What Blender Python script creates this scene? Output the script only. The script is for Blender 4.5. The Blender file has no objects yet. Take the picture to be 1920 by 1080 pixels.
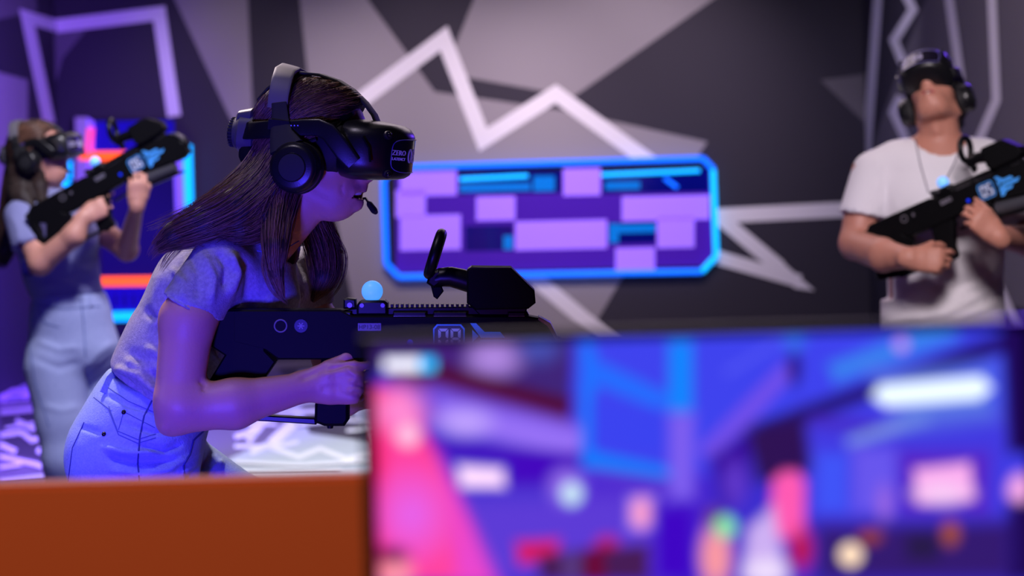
import bpy, bmesh, math, random
import numpy as np
from mathutils import Vector, Matrix
from mathutils.bvhtree import BVHTree

# ------------------------------------------------------------------ camera, world, lights, exposure
SC = bpy.context.scene
COL = SC.collection
F = 3733.33            # focal length in pixels of a 1920 px wide frame
H = 1.47               # camera height
ROLL = math.radians(1.5)
CR, SR = math.cos(ROLL), math.sin(ROLL)
YW, XL, XR, ZC = 15.0, -3.42, 2.67, 3.5     # back wall, left wall, right wall, ceiling

def at(px, py, Y):
    """point seen at a pixel of the photograph, Y metres in front of the camera"""
    lx, lz = (px - 960) / F, (300 - py) / F
    return Vector(((lx * CR + lz * SR) * Y, Y, H + (-lx * SR + lz * CR) * Y))
def at_x(px, py, X):
    lx, lz = (px - 960) / F, (300 - py) / F
    return at(px, py, X / (lx * CR + lz * SR))
def at_z(px, py, Z=0.0):
    lx, lz = (px - 960) / F, (300 - py) / F
    return at(px, py, (Z - H) / (-lx * SR + lz * CR))

cam = bpy.data.cameras.new('camera')
cam.lens, cam.sensor_width, cam.shift_y = 70.0, 36.0, -0.125
cam.clip_start, cam.clip_end = 0.05, 60
cam.dof.use_dof, cam.dof.focus_distance, cam.dof.aperture_fstop = True, 3.5, 3.5
camo = bpy.data.objects.new('camera', cam); COL.objects.link(camo)
camo.matrix_world = Matrix(((CR, SR, 0, 0), (0, 0, -1, 0), (-SR, CR, 0, H), (0, 0, 0, 1)))
SC.camera = camo

def lin(c):
    return tuple((v / 255 / 12.92) if v / 255 <= 0.04045 else ((v / 255 + 0.055) / 1.055) ** 2.4 for v in c)

SC.view_settings.view_transform = 'Standard'
SC.view_settings.look = 'None'
SC.view_settings.gamma = 1.0
SC.view_settings.use_curve_mapping = False
SC.view_settings.exposure = 0.0
w = bpy.data.worlds.new('world'); SC.world = w; w.use_nodes = True
w.node_tree.nodes['Background'].inputs[0].default_value = (0.05, 0.03, 0.14, 1)
w.node_tree.nodes['Background'].inputs[1].default_value = 0.06

def look(o, tgt):
    o.rotation_euler = (Vector(tgt) - o.location).to_track_quat('-Z', 'Y').to_euler()
def area(name, loc, tgt, col, power, sx, sy):
    l = bpy.data.lights.new(name, 'AREA'); l.shape = 'RECTANGLE'; l.size, l.size_y = sx, sy
    l.color, l.energy = col, power
    o = bpy.data.objects.new(name, l); COL.objects.link(o); o.location = loc; look(o, tgt); return o
def spot(name, loc, tgt, col, power, deg, blend=0.8, r=0.05):
    l = bpy.data.lights.new(name, 'SPOT'); l.spot_size, l.spot_blend = math.radians(deg), blend
    l.color, l.energy, l.shadow_soft_size = col, power, r
    o = bpy.data.objects.new(name, l); COL.objects.link(o); o.location = loc; look(o, tgt); return o

NEU = (1.0, 0.80, 0.93)
BLU = (0.055, 0.035, 1.0)
VIO = (0.26, 0.07, 1.0)
# wall washers in the arena ceiling
spot('wall_washer_lamp', (1.0, 12.6, 3.35), (0.9, 15, 1.75), NEU, 250, 66, 1.0)
spot('wall_washer_lamp', (-0.6, 12.6, 3.35), (-0.6, 15, 1.35), NEU, 250, 70, 1.0)
spot('wall_washer_lamp', (-1.9, 12.6, 3.35), (-2.0, 15, 1.6), NEU, 95, 60, 1.0)
spot('wall_washer_lamp', (2.0, 12.2, 3.35), (2.1, 15, 1.0), (0.85, 0.75, 1.0), 90, 70, 1.0)
area('arena_ceiling_lamp', (0.2, 9.0, 3.4), (0.2, 9.0, 0), NEU, 80, 3.0, 4.0)
spot('arena_spot_lamp', (-0.9, 5.2, 3.35), (-2.0, 7.2, 1.1), (0.90, 0.85, 1.0), 390, 48, 0.8, 0.2)
spot('arena_spot_lamp', (0.9, 3.5, 2.7), (1.5, 6.4, 1.2), (1.0, 0.87, 0.95), 290, 40, 0.8, 0.3)
spot('arena_spot_lamp', (-1.3, 5.0, 3.35), (-0.52, 3.5, 1.3), (0.98, 0.80, 0.84), 400, 46, 0.8, 0.15)
spot('arena_spot_lamp', (-0.95, 2.75, 3.4), (-0.55, 3.5, 1.3), (0.86, 0.74, 1.0), 48, 44, 0.8, 0.15)
spot('arena_spot_lamp', (-0.3, 9.3, 3.35), (-0.85, 10.6, 0.0), (0.86, 0.92, 1.0), 620, 68, 0.8)
# blue and violet stage lamps, plus an added lilac fill
spot('blue_stage_lamp', (-0.68, 1.98, 0.88), (-0.66, 3.5, 1.12), BLU, 172, 52, 0.8, 0.12)
spot('violet_wall_lamp', (-1.6, 11.2, 2.2), (-3.42, 13.6, 1.5), (0.24, 0.08, 1.0), 620, 74, 0.9, 0.2)
spot('violet_low_lamp', (-2.6, 11.5, 1.2), (-3.42, 13.6, 0.5), (0.10, 0.02, 1.0), 420, 60, 0.9, 0.2)
spot('violet_floor_lamp', (-2.7, 8.0, 3.2), (-2.75, 11.2, 0.0), (0.16, 0.03, 1.0), 3000, 48, 0.7, 0.3)
area('violet_corner_lamp', (2.5, 9.3, 2.6), (2.0, 6.4, 1.2), (0.16, 0.05, 1.0), 40, 0.3, 0.8)
spot('desk_lamp', (-0.55, 0.35, 2.9), (-0.35, 1.72, 0.95), (1.0, 0.85, 0.75), 125, 40, 0.6, 0.2)
spot('lilac_side_fill', (-2.6, 3.0, 1.9), (-0.74, 3.55, 0.92), (0.34, 0.26, 1.0), 85, 20, 0.8, 0.2)  # added fill that tints the foreground woman's back lavender; no fixture there

# ------------------------------------------------------------------ helpers
def mat(name, col, rough=0.6, metal=0.0, emit=None, es=0.0, bump=None, mix=None, spec=0.5, sss=0.0, coat=0.0):
    """col in sRGB 0-255; bump=(scale, strength, (sx,sy,sz)); mix=(other colour, scale, (sx,sy,sz))"""
    m = bpy.data.materials.new(name); m.use_nodes = True
    nt = m.node_tree; b = nt.nodes['Principled BSDF']
    b.inputs['Base Color'].default_value = (*lin(col), 1)
    b.inputs['Roughness'].default_value = rough
    b.inputs['Metallic'].default_value = metal
    b.inputs['Specular IOR Level'].default_value = spec
    b.inputs['Coat Weight'].default_value = coat
    if sss:
        b.inputs['Subsurface Weight'].default_value = sss
        b.inputs['Subsurface Radius'].default_value = (0.012, 0.005, 0.003)
    if emit:
        b.inputs['Emission Color'].default_value = (*lin(emit), 1); b.inputs['Emission Strength'].default_value = es
    def noise(scale, st):
        tc = nt.nodes.new('ShaderNodeTexCoord'); mp = nt.nodes.new('ShaderNodeMapping')
        mp.inputs['Scale'].default_value = st
        n = nt.nodes.new('ShaderNodeTexNoise'); n.inputs['Scale'].default_value = scale; n.inputs['Detail'].default_value = 5
        nt.links.new(tc.outputs['Object'], mp.inputs[0]); nt.links.new(mp.outputs[0], n.inputs['Vector']); return n
    if mix:
        n = noise(mix[1], mix[2]); r = nt.nodes.new('ShaderNodeValToRGB')
        r.color_ramp.elements[0].position, r.color_ramp.elements[1].position = 0.36, 0.64
        r.color_ramp.elements[0].color = (*lin(col), 1); r.color_ramp.elements[1].color = (*lin(mix[0]), 1)
        nt.links.new(n.outputs['Fac'], r.inputs[0]); nt.links.new(r.outputs[0], b.inputs['Base Color'])
    if bump:
        n = noise(bump[0], bump[2]); bp = nt.nodes.new('ShaderNodeBump')
        bp.inputs['Strength'].default_value = bump[1]; bp.inputs['Distance'].default_value = 0.004
        nt.links.new(n.outputs['Fac'], bp.inputs['Height']); nt.links.new(bp.outputs[0], b.inputs['Normal'])
    return m

def link_mesh(name, me, m, parent=None, smooth=True):
    o = bpy.data.objects.new(name, me); COL.objects.link(o)
    for x in (m if isinstance(m, (list, tuple)) else [m]): me.materials.append(x)
    if parent is not None: o.parent = parent
    if smooth and len(me.polygons): me.polygons.foreach_set('use_smooth', [True] * len(me.polygons))
    return o
def np_mesh(name, V, Q):
    """quads or triangles as numpy arrays"""
    me = bpy.data.meshes.new(name); V = np.asarray(V, np.float32); Q = np.asarray(Q, np.int32)
    n = Q.shape[1]
    me.vertices.add(len(V)); me.vertices.foreach_set('co', V.ravel())
    me.loops.add(Q.size); me.loops.foreach_set('vertex_index', Q.ravel())
    me.polygons.add(len(Q)); me.polygons.foreach_set('loop_start', np.arange(0, Q.size, n, dtype=np.int32))
    me.update(calc_edges=True); me.validate(); return me
class MB:
    """collects shapes and links them as one mesh object"""
    def __init__(s): s.v, s.f, s.mi, s.M = [], [], [], Matrix()
    def add(s, vs, fs, mi=0):
        n = len(s.v); s.v += [s.M @ Vector(v) for v in vs]
        s.f += [tuple(i + n for i in f) for f in fs]; s.mi += [mi] * len(fs); return s
    def box(s, lo, hi, mi=0):
        (a, b, c), (d, e, f) = lo, hi
        return s.add([(a,b,c),(d,b,c),(d,e,c),(a,e,c),(a,b,f),(d,b,f),(d,e,f),(a,e,f)],
                     [(3,2,1,0),(4,5,6,7),(0,1,5,4),(1,2,6,5),(2,3,7,6),(3,0,4,7)], mi)
    def rings(s, R, cap=True, closed=True, mi=0):
        n = len(R[0]); vs = [v for r in R for v in r]; fs = []
        for i in range(len(R) - 1):
            for j in range(n if closed else n - 1):
                k = (j + 1) % n
                fs.append((i*n+j, i*n+k, (i+1)*n+k, (i+1)*n+j))
        if cap: fs.append(tuple(range(n))[::-1]); fs.append(tuple((len(R)-1)*n+j for j in range(n)))
        return s.add(vs, fs, mi)
    def tube(s, pts, r, seg=10, mi=0, flat=None, cap=True):
        """swept tube; flat=(width factor, thickness factor, up vector) makes a strap"""
        pts = [Vector(p) for p in pts]; rr = r if isinstance(r, (list, tuple)) else [r] * len(pts)
        R = []; up = None
        for i, p in enumerate(pts):
            t = (pts[min(i+1, len(pts)-1)] - pts[max(i-1, 0)]).normalized()
            if flat: u0 = Vector(flat[2])
            else: u0 = up if up is not None else (Vector((0,0,1)) if abs(t.z) < 0.9 else Vector((1,0,0)))
            a = (u0 - t * u0.dot(t)).normalized(); b = t.cross(a); up = a
            fa, fb = (flat[0], flat[1]) if flat else (1, 1)
            ring = []
            for j in range(seg):
                an = 2*math.pi*j/seg; ca, sa = math.cos(an), math.sin(an)
                if flat: ca, sa = math.copysign(abs(ca)**0.35, ca), math.copysign(abs(sa)**0.35, sa)
                ring.append(p + a*(ca*rr[i]*fa) + b*(sa*rr[i]*fb))
            R.append(ring)
        return s.rings(R, cap, True, mi)
    def prism(s, poly, y0, y1, bev=0.0, mi=0):
        """polygon of (x, z) extruded in y with a bevelled rim"""
        P = [Vector((p[0], p[1])) for p in poly]; n = len(P)
        ar = sum(P[i].x*P[(i+1)%n].y - P[(i+1)%n].x*P[i].y for i in range(n))
        if ar < 0: P = P[::-1]
        def ins(d):
            out = []
            for i in range(n):
                a, b, c = P[i-1], P[i], P[(i+1) % n]
                e1, e2 = (b-a).normalized(), (c-b).normalized()
                n1, n2 = Vector((-e1.y, e1.x)), Vector((-e2.y, e2.x))
                k = max(0.35, 1 + n1.dot(n2)); out.append(b + (n1+n2)*(d/k))
            return out
        lay = [(y0, bev), (y0+bev, 0), (y1-bev, 0), (y1, bev)] if bev else [(y0, 0), (y1, 0)]
        R = [[(q.x, y, q.y) for q in ins(d)] for y, d in lay]
        return s.rings(R, True, True, mi)
    def cyl(s, a, b, r, seg=24, r2=None, bev=0.0, mi=0):
        a, b = Vector(a), Vector(b); d = (b-a).normalized(); r2 = r if r2 is None else r2
        if bev: return s.tube2([a, a+d*bev, b-d*bev, b], [r-bev, r, r2, r2-bev], d, seg, mi)
        return s.tube2([a, b], [r, r2], d, seg, mi)
    def tube2(s, pts, rr, d, seg, mi=0):
        u = Vector((0,0,1)) if abs(d.z) < 0.9 else Vector((1,0,0)); u = (u - d*u.dot(d)).normalized(); w_ = d.cross(u)
        return s.rings([[p + u*(math.cos(2*math.pi*j/seg)*r) + w_*(math.sin(2*math.pi*j/seg)*r) for j in range(seg)] for p, r in zip(pts, rr)], True, True, mi)
    def torus(s, c, ax, R_, r, seg=32, k=10, arc=(0, 2*math.pi), mi=0, u=None):
        c, ax = Vector(c), Vector(ax).normalized()
        u = Vector(u) if u else (Vector((0,0,1)) if abs(ax.z) < 0.9 else Vector((1,0,0)))
        u = (u - ax*u.dot(ax)).normalized(); v = ax.cross(u); R = []
        full = abs(arc[1]-arc[0]-2*math.pi) < 1e-6
        for i in range(seg + 1):
            t = arc[0] + (arc[1]-arc[0])*i/seg; d = u*math.cos(t) + v*math.sin(t)
            R.append([c + d*(R_ + r*math.cos(2*math.pi*j/k)) + ax*(r*math.sin(2*math.pi*j/k)) for j in range(k)])
        return s.rings(R, not full, True, mi)
    def ball(s, c, r, seg=24, rg=14, mi=0):
        c = Vector(c); r = Vector((r, r, r)) if not hasattr(r, '__len__') else Vector(r)
        R = [[c + Vector((r.x*math.sin(t)*math.cos(2*math.pi*j/seg), r.y*math.sin(t)*math.sin(2*math.pi*j/seg), -r.z*math.cos(t))) for j in range(seg)]
             for t in [max(0.01, min(math.pi-0.01, math.pi*i/rg)) for i in range(rg+1)]]
        return s.rings(R, True, True, mi)
    def text(s, txt, size, M, depth=0.0004, mi=0):
        c = bpy.data.curves.new('t', 'FONT'); c.body = txt; c.size = size; c.align_x = 'CENTER'; c.align_y = 'CENTER'
        c.extrude = depth; c.resolution_u = 4
        o = bpy.data.objects.new('t', c); COL.objects.link(o)
        me = bpy.data.meshes.new_from_object(o.evaluated_get(bpy.context.evaluated_depsgraph_get()))
        vs = [M @ v.co for v in me.vertices]; fs = [tuple(p.vertices) for p in me.polygons]
        bpy.data.objects.remove(o); bpy.data.curves.remove(c); bpy.data.meshes.remove(me)
        return s.add(vs, fs, mi)
    def build(s, name, m, parent=None, smooth=True, ang=35):
        me = bpy.data.meshes.new(name); me.from_pydata([tuple(v) for v in s.v], [], s.f)
        me.polygons.foreach_set('material_index', s.mi)
        o = link_mesh(name, me, m, parent, False)
        bm = bmesh.new(); bm.from_mesh(me); bmesh.ops.recalc_face_normals(bm, faces=bm.faces)
        for e in bm.edges:
            e.smooth = not (len(e.link_faces) == 2 and e.calc_face_angle(0) > math.radians(ang))
        for f in bm.faces: f.smooth = smooth
        bm.to_mesh(me); bm.free(); return o
def tag(o, label=None, cat=None, group=None, kind=None):
    for k, v in (('label', label), ('category', cat), ('group', group), ('kind', kind)):
        if v: o[k] = v
    return o
def empty(name, loc=(0,0,0), M=None):
    o = bpy.data.objects.new(name, None); COL.objects.link(o); o.empty_display_size = 0.1
    if M is not None: o.matrix_world = M
    else: o.location = loc
    return o
def copy_tree(o, parent=None):
    c = o.copy(); COL.objects.link(c)
    if parent is not None: c.parent = parent
    for ch in list(o.children): copy_tree(ch, c)
    return c
def kids(o): return list(o.children)
def line_poly(a, b, w0, w1=None):
    """a painted bar as a quad between two pixels"""
    a, b = Vector(a), Vector(b); d = (b-a).normalized(); n = Vector((-d.y, d.x)); w1 = w0 if w1 is None else w1
    return [a-n*w0/2, b-n*w1/2, b+n*w1/2, a+n*w0/2]
def zigzag(pts, w_):
    """a mitred painted line through pixels, as quads"""
    P = [Vector(p) for p in pts]; L, R = [], []
    for i, p in enumerate(P):
        d1 = (p - P[i-1]).normalized() if i else (P[1]-p).normalized()
        d2 = (P[i+1]-p).normalized() if i < len(P)-1 else d1
        n1, n2 = Vector((-d1.y, d1.x)), Vector((-d2.y, d2.x)); k = max(0.3, 1+n1.dot(n2))
        m = (n1+n2)*(w_/2/k); L.append(p-m); R.append(p+m)
    return [[L[i], L[i+1], R[i+1], R[i]] for i in range(len(P)-1)]
# ------------------------------------------------------------------ the room
M_DARK = mat('mural_charcoal', (46, 42, 56), 0.75, bump=(60, 0.05, (1,1,1)))
M_GREY = mat('mural_grey', (150, 145, 150), 0.75, bump=(60, 0.05, (1,1,1)))
M_MID = mat('mural_mid_grey', (105, 101, 108), 0.75, bump=(60, 0.05, (1,1,1)))
M_WHITE = mat('mural_white', (238, 236, 240), 0.7)
M_CEIL = mat('ceiling_black', (22, 21, 26), 0.9)
M_LED_B = mat('led_blue', (20, 90, 255), 0.4, emit=(0, 105, 255), es=1.5)
M_LED_C = mat('led_cyan', (20, 170, 255), 0.4, emit=(0, 175, 255), es=1.5)
M_LED_O = mat('led_orange', (255, 90, 10), 0.4, emit=(255, 84, 6), es=1.6)
M_LED_P = mat('led_pink', (255, 80, 150), 0.4, emit=(255, 72, 130), es=1.1)
M_LED_V = mat('led_violet', (110, 70, 255), 0.4, emit=(105, 75, 255), es=1.0)

PAINT = [M_DARK, M_GREY, M_MID, M_WHITE]
def mural(name, base, polys, fn, inward):
    """a wall slab whose painted shapes are thin coats of paint; inward points into the room"""
    mb = MB(); mb.box(*base, mi=0)
    for i, (mi, poly) in enumerate(polys):
        off = Vector(inward) * (0.0012 + 0.0006 * i)
        mb.add([fn(p[0], p[1]) + off for p in poly], [tuple(range(len(poly)))], mi)
    return tag(mb.build(name, PAINT, smooth=False), kind='structure')

bw = lambda x, y: at(x, y, YW)
Bp = [(1, [(300,-60),(462,-60),(479,330),(470,285),(430,218)]),
      (1, [(556,-60),(660,-60),(690,0),(815,172),(1060,208),(1326,266),(1225,420),(1120,600),(1060,760),(700,760),(660,560),(578,150)]),
      (1, [(912,-60),(1420,-60),(1335,0),(1076,181),(858,142),(850,95)]),
      (2, [(1538,150),(1632,138),(1632,240)]),
      (2, [(20,40),(115,50),(160,58),(118,108),(92,200),(60,260)])]
for q in zigzag([(600,245),(832,72),(906,262),(1042,176),(1260,334)], 29): Bp.append((3, q))
for q in zigzag([(905,425),(1000,520),(1160,652)], 29): Bp.append((3, q))
Bp += [(3, [(1320,392),(1640,376),(1640,404),(1320,420)]), (3, line_poly((1340,400),(1462,502),27,27)),
       (3, line_poly((1330,478),(1500,527),27,24)), (3, [(1424,478),(1450,476),(1527,545),(1490,540)])]
for q in zigzag([(105,49),(299,25),(327,218)], 25): Bp.append((3, q))
mural('wall_back', ((XL-0.1, YW, -0.02), (XR+0.1, YW+0.12, ZC)), Bp, bw, (0,-1,0))

lw = lambda x, y: at_x(x, y, XL)
Lp = [(1, [(52,150),(-60,120),(-60,400),(20,440),(52,360)]), (2, [(-20,-60),(60,-60),(70,20),(-20,40)])]
for q in zigzag([(52,232+130),(92,232),(50,32),(107,49)][1:], 22): Lp.append((3, q))
mural('wall_left', ((XL-0.12, -0.8, -0.02), (XL, YW, ZC)), Lp, lw, (1,0,0))

rw = lambda x, y: at_x(x, y, XR)
Rp = [(2, [(1700,90),(1760,-60),(2000,-60),(2000,600),(1640,500),(1626,300)])]
for pts in ([(1648,-30),(1624,300)], [(1684,-40),(1713,18),(1677,75),(1694,118)], [(1690,180),(1676,210),(1700,262)],
            [(1776,-40),(1803,150)], [(1860,-40),(1870,188),(1838,262)], [(1868,520),(1915,625)]):
    for q in zigzag(pts, 17): Rp.append((3, q))
mural('wall_right', ((XR, -0.8, -0.02), (XR+0.12, YW, ZC)), Rp, rw, (-1,0,0))
tag(MB().box((XL-0.1, -0.9, -0.02), (XR+0.1, -0.8, ZC)).build('wall_front', M_DARK, smooth=False), kind='structure')
tag(MB().box((XL-0.1, -0.9, ZC), (XR+0.1, YW+0.1, ZC+0.1)).build('ceiling', M_CEIL, smooth=False), kind='structure')

# floor: printed vinyl with shards and zigzag lines
M_FB = mat('floor_print_violet_grey', (120, 112, 128), 0.35, bump=(30, 0.03, (1,1,1)))
M_FL = mat('floor_print_pale', (190, 198, 206), 0.35)
M_FD = mat('floor_print_dark', (74, 70, 80), 0.35)
M_FW = mat('floor_print_white', (240, 240, 244), 0.35)
mb = MB(); mb.box((XL-0.1, -0.9, -0.1), (XR+0.1, YW+0.1, 0), 0)
fl = [(1, [(520,720),(700,700),(760,760),(900,790),(900,960),(420,960),(430,860),(560,800)]),
      (2, [(560,750),(625,745),(690,800),(700,830),(580,812)]), (2, [(0,760),(90,742),(120,800),(100,868),(0,850)]),
      (1, [(-60,705),(60,700),(110,740),(20,752)]), (2, [(520,690),(600,684),(640,705),(540,716)])]
for pts, ww in (([(470,850),(500,836),(560,858),(600,842),(650,862),(720,846)], 9), ([(440,838),(520,838),(560,830)], 7),
    ([(462,826),(500,780)], 20), ([(508,834),(552,792)], 20), ([(520,775),(700,768)], 8), ([(540,760),(700,742)], 6), ([(430,792),(520,798)], 6),
    ([(2,752),(24,722)], 15), ([(44,748),(66,724)], 13), ([(0,775),(100,766)], 9), ([(0,818),(40,812),(60,828),(110,812)], 9),
    ([(30,790),(60,806),(98,796)], 9), ([(0,858),(60,872),(108,886)], 8), ([(0,836),(30,850)], 10), ([(70,846),(104,862)], 11),
    ([(0,905),(110,893)], 7), ([(-10,730),(40,736)], 6), ([(10,806),(100,790)], 5), ([(0,880),(40,874)], 6), ([(0,764),(112,757)], 4), ([(440,870),(560,876),(700,868)], 6), ([(560,800),(640,790),(700,796)], 6), ([(600,730),(720,722)], 5), ([(480,812),(440,824)], 10), ([(560,704),(640,694)], 7), ([(430,888),(640,886)], 5), ([(650,812),(720,806)], 6)):
    fl += [(3, q) for q in zigzag(pts, ww)]
for i, (mi, poly) in enumerate(fl):
    mb.add([at_z(p[0], p[1]) + Vector((0,0,0.0004+0.0003*i)) for p in poly], [tuple(range(len(poly)))], mi)
tag(mb.build('floor', [M_FB, M_FL, M_FD, M_FW], smooth=False), kind='structure')
# dark skirting along the back wall
tag(MB().box((XL, YW-0.02, 0), (XR, YW-0.008, 0.09)).build('baseboard_back', M_DARK, smooth=False), kind='structure')

# ------------------------------------------------------------------ lit window in the back wall
M_WD = mat('film_dark_violet', (60, 20, 140), 0.3, emit=(52, 12, 138), es=0.85)
M_WL = mat('film_lilac', (150, 110, 240), 0.3, emit=(150, 104, 246), es=0.75)
M_WB = mat('clear_pane_blue', (4, 8, 90), 0.08, emit=(6, 10, 120), es=0.5, coat=0.5)
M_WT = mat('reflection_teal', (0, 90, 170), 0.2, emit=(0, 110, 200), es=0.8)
M_CASE = mat('black_casing', (16, 14, 24), 0.4)
win = empty('window_panel', at(1030, 512, YW - 0.05))
tag(win, 'wide blue-lit window panel with lilac and dark violet blocks, centre of the back wall', 'window')
wl = win.location
def wpoly(name, poly, y0, y1, m, parent=win):
    mb = MB(); R = [[at(p[0], p[1], YW - y0) - wl for p in poly], [at(p[0], p[1], YW - y1) - wl for p in poly]]
    return mb.rings(R).build(name, m, parent, smooth=False)
octo = [(742,314),(1318,295),(1338,318),(1343,480),(1316,511),(748,520),(724,494),(719,336)]
wpoly('backing', octo, 0.012, 0.03, M_CASE)
def rect(x0, y0, x1, y1):   # rows follow the panel's own slope
    s = lambda x, y: (x, y - (x-1030)*0.0225)
    return [s(x0,y0), s(x1,y0), s(x1,y1), s(x0,y1)]
wpoly('dark_film', rect(742,322,1336,505), 0.031, 0.034, M_WD)
for r in ((750,314,856,362),(742,350,798,402),(750,398,864,464),(893,366,966,411),(1056,317,1126,368),(966,414,1138,468),(1166,372,1330,418),(1232,412,1302,470),(1154,468,1228,514)):
    wpoly('lilac_block', rect(*r), 0.035, 0.038, M_WL)
for r in ((860,320,1054,362),(1128,322,1330,366),(872,420,962,468),(1140,420,1230,460)):
    wpoly('clear_pane', rect(*r), 0.035, 0.037, M_WB)
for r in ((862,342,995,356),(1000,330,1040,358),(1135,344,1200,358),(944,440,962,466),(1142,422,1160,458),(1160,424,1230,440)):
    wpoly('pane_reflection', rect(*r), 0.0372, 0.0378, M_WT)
def led(name, pts, r, m, parent, base, Y):
    return MB().tube([at(p[0], p[1], Y) - base for p in pts], r, 10).build(name, m, parent)
for a, b, m in (((742,314),(1318,297),M_LED_B),((1318,297),(1338,318),M_LED_B),((1337,318),(1343,480),M_LED_C),((1343,480),(1316,509),M_LED_C),
                ((1316,509),(748,519),M_LED_B),((748,519),(724,494),M_LED_B),((724,494),(719,336),M_LED_B),((719,336),(742,314),M_LED_B)):
    led('led_tube', [a, b], 0.021, m, win, wl, YW-0.06)
led('led_tube', [(862,336),(990,330)], 0.014, M_LED_C, win, wl, YW-0.055)
led('led_tube', [(1128,328),(1312,320)], 0.014, M_LED_C, win, wl, YW-0.055)
led('led_tube', [(1246,334),(1270,352)], 0.014, M_LED_B, win, wl, YW-0.055)

# ------------------------------------------------------------------ lit portal at the left of the back wall
M_PIN = mat('portal_blue_panel', (14, 10, 120), 0.25, emit=(18, 4, 190), es=0.55)
M_PDK = mat('portal_navy_panel', (10, 8, 60), 0.25, emit=(14, 4, 90), es=0.6)
M_PILLAR = mat('pillar_grey', (190, 184, 200), 0.5)
po = empty('light_portal', at(255, 680, YW-0.1))
tag(po, 'dark wall portal edged with orange and blue light tubes behind the woman at left', 'light')
pl = po.location
def ppoly(name, poly, y0, y1, m):
    R = [[at(p[0], p[1], YW - y0) - pl for p in poly], [at(p[0], p[1], YW - y1) - pl for p in poly]]
    return MB().rings(R).build(name, m, po, smooth=False)
ppoly('backing', [(150,222),(332,220),(366,262),(372,600),(150,690)], 0.012, 0.05, M_CASE)
ppoly('upper_panel', [(176,228),(326,226),(326,284),(176,284)], 0.052, 0.06, M_PIN)
ppoly('centre_panel', [(190,304),(334,302),(340,516),(190,518)], 0.052, 0.06, M_PDK)
ppoly('lower_panel', [(190,538),(340,536),(340,584),(190,584)], 0.052, 0.06, M_PIN)
ppoly('pillar', [(141,220),(164,220),(166,690),(143,690)], 0.012, 0.14, M_PILLAR)
ppoly('pillar', [(164,221),(176,228),(178,690),(166,690)], 0.012, 0.11, mat('pillar_lilac', (140,110,230), 0.5, emit=(130,90,240), es=0.75))
ppoly('side_strip', [(326,300),(343,300),(352,560),(335,560)], 0.055, 0.09, mat('strip_lilac', (140,100,220), 0.5, emit=(125,85,225), es=0.7))
for pts, r, m in (([(150,293),(252,292)], 0.035, M_LED_O), ([(188,528),(300,527)], 0.036, M_LED_O), ([(351,272),(355,410)], 0.034, M_LED_C),
                  ([(355,410),(358,470)], 0.034, M_LED_C), ([(206,594),(300,592)], 0.036, M_LED_C), ([(170,240),(165,290)], 0.03, M_LED_P),
                  ([(131,302),(131,336)], 0.016, M_LED_C), ([(118,340),(130,352)], 0.03, M_LED_C)):
    led('led_tube', pts, r, m, po, pl, YW-0.12)
for k in range(8):
    ppoly('vent_slot', [(196+17*k,552),(202+17*k,552),(203+17*k,576),(197+17*k,576)], 0.0605, 0.064, M_PDK)
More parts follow.
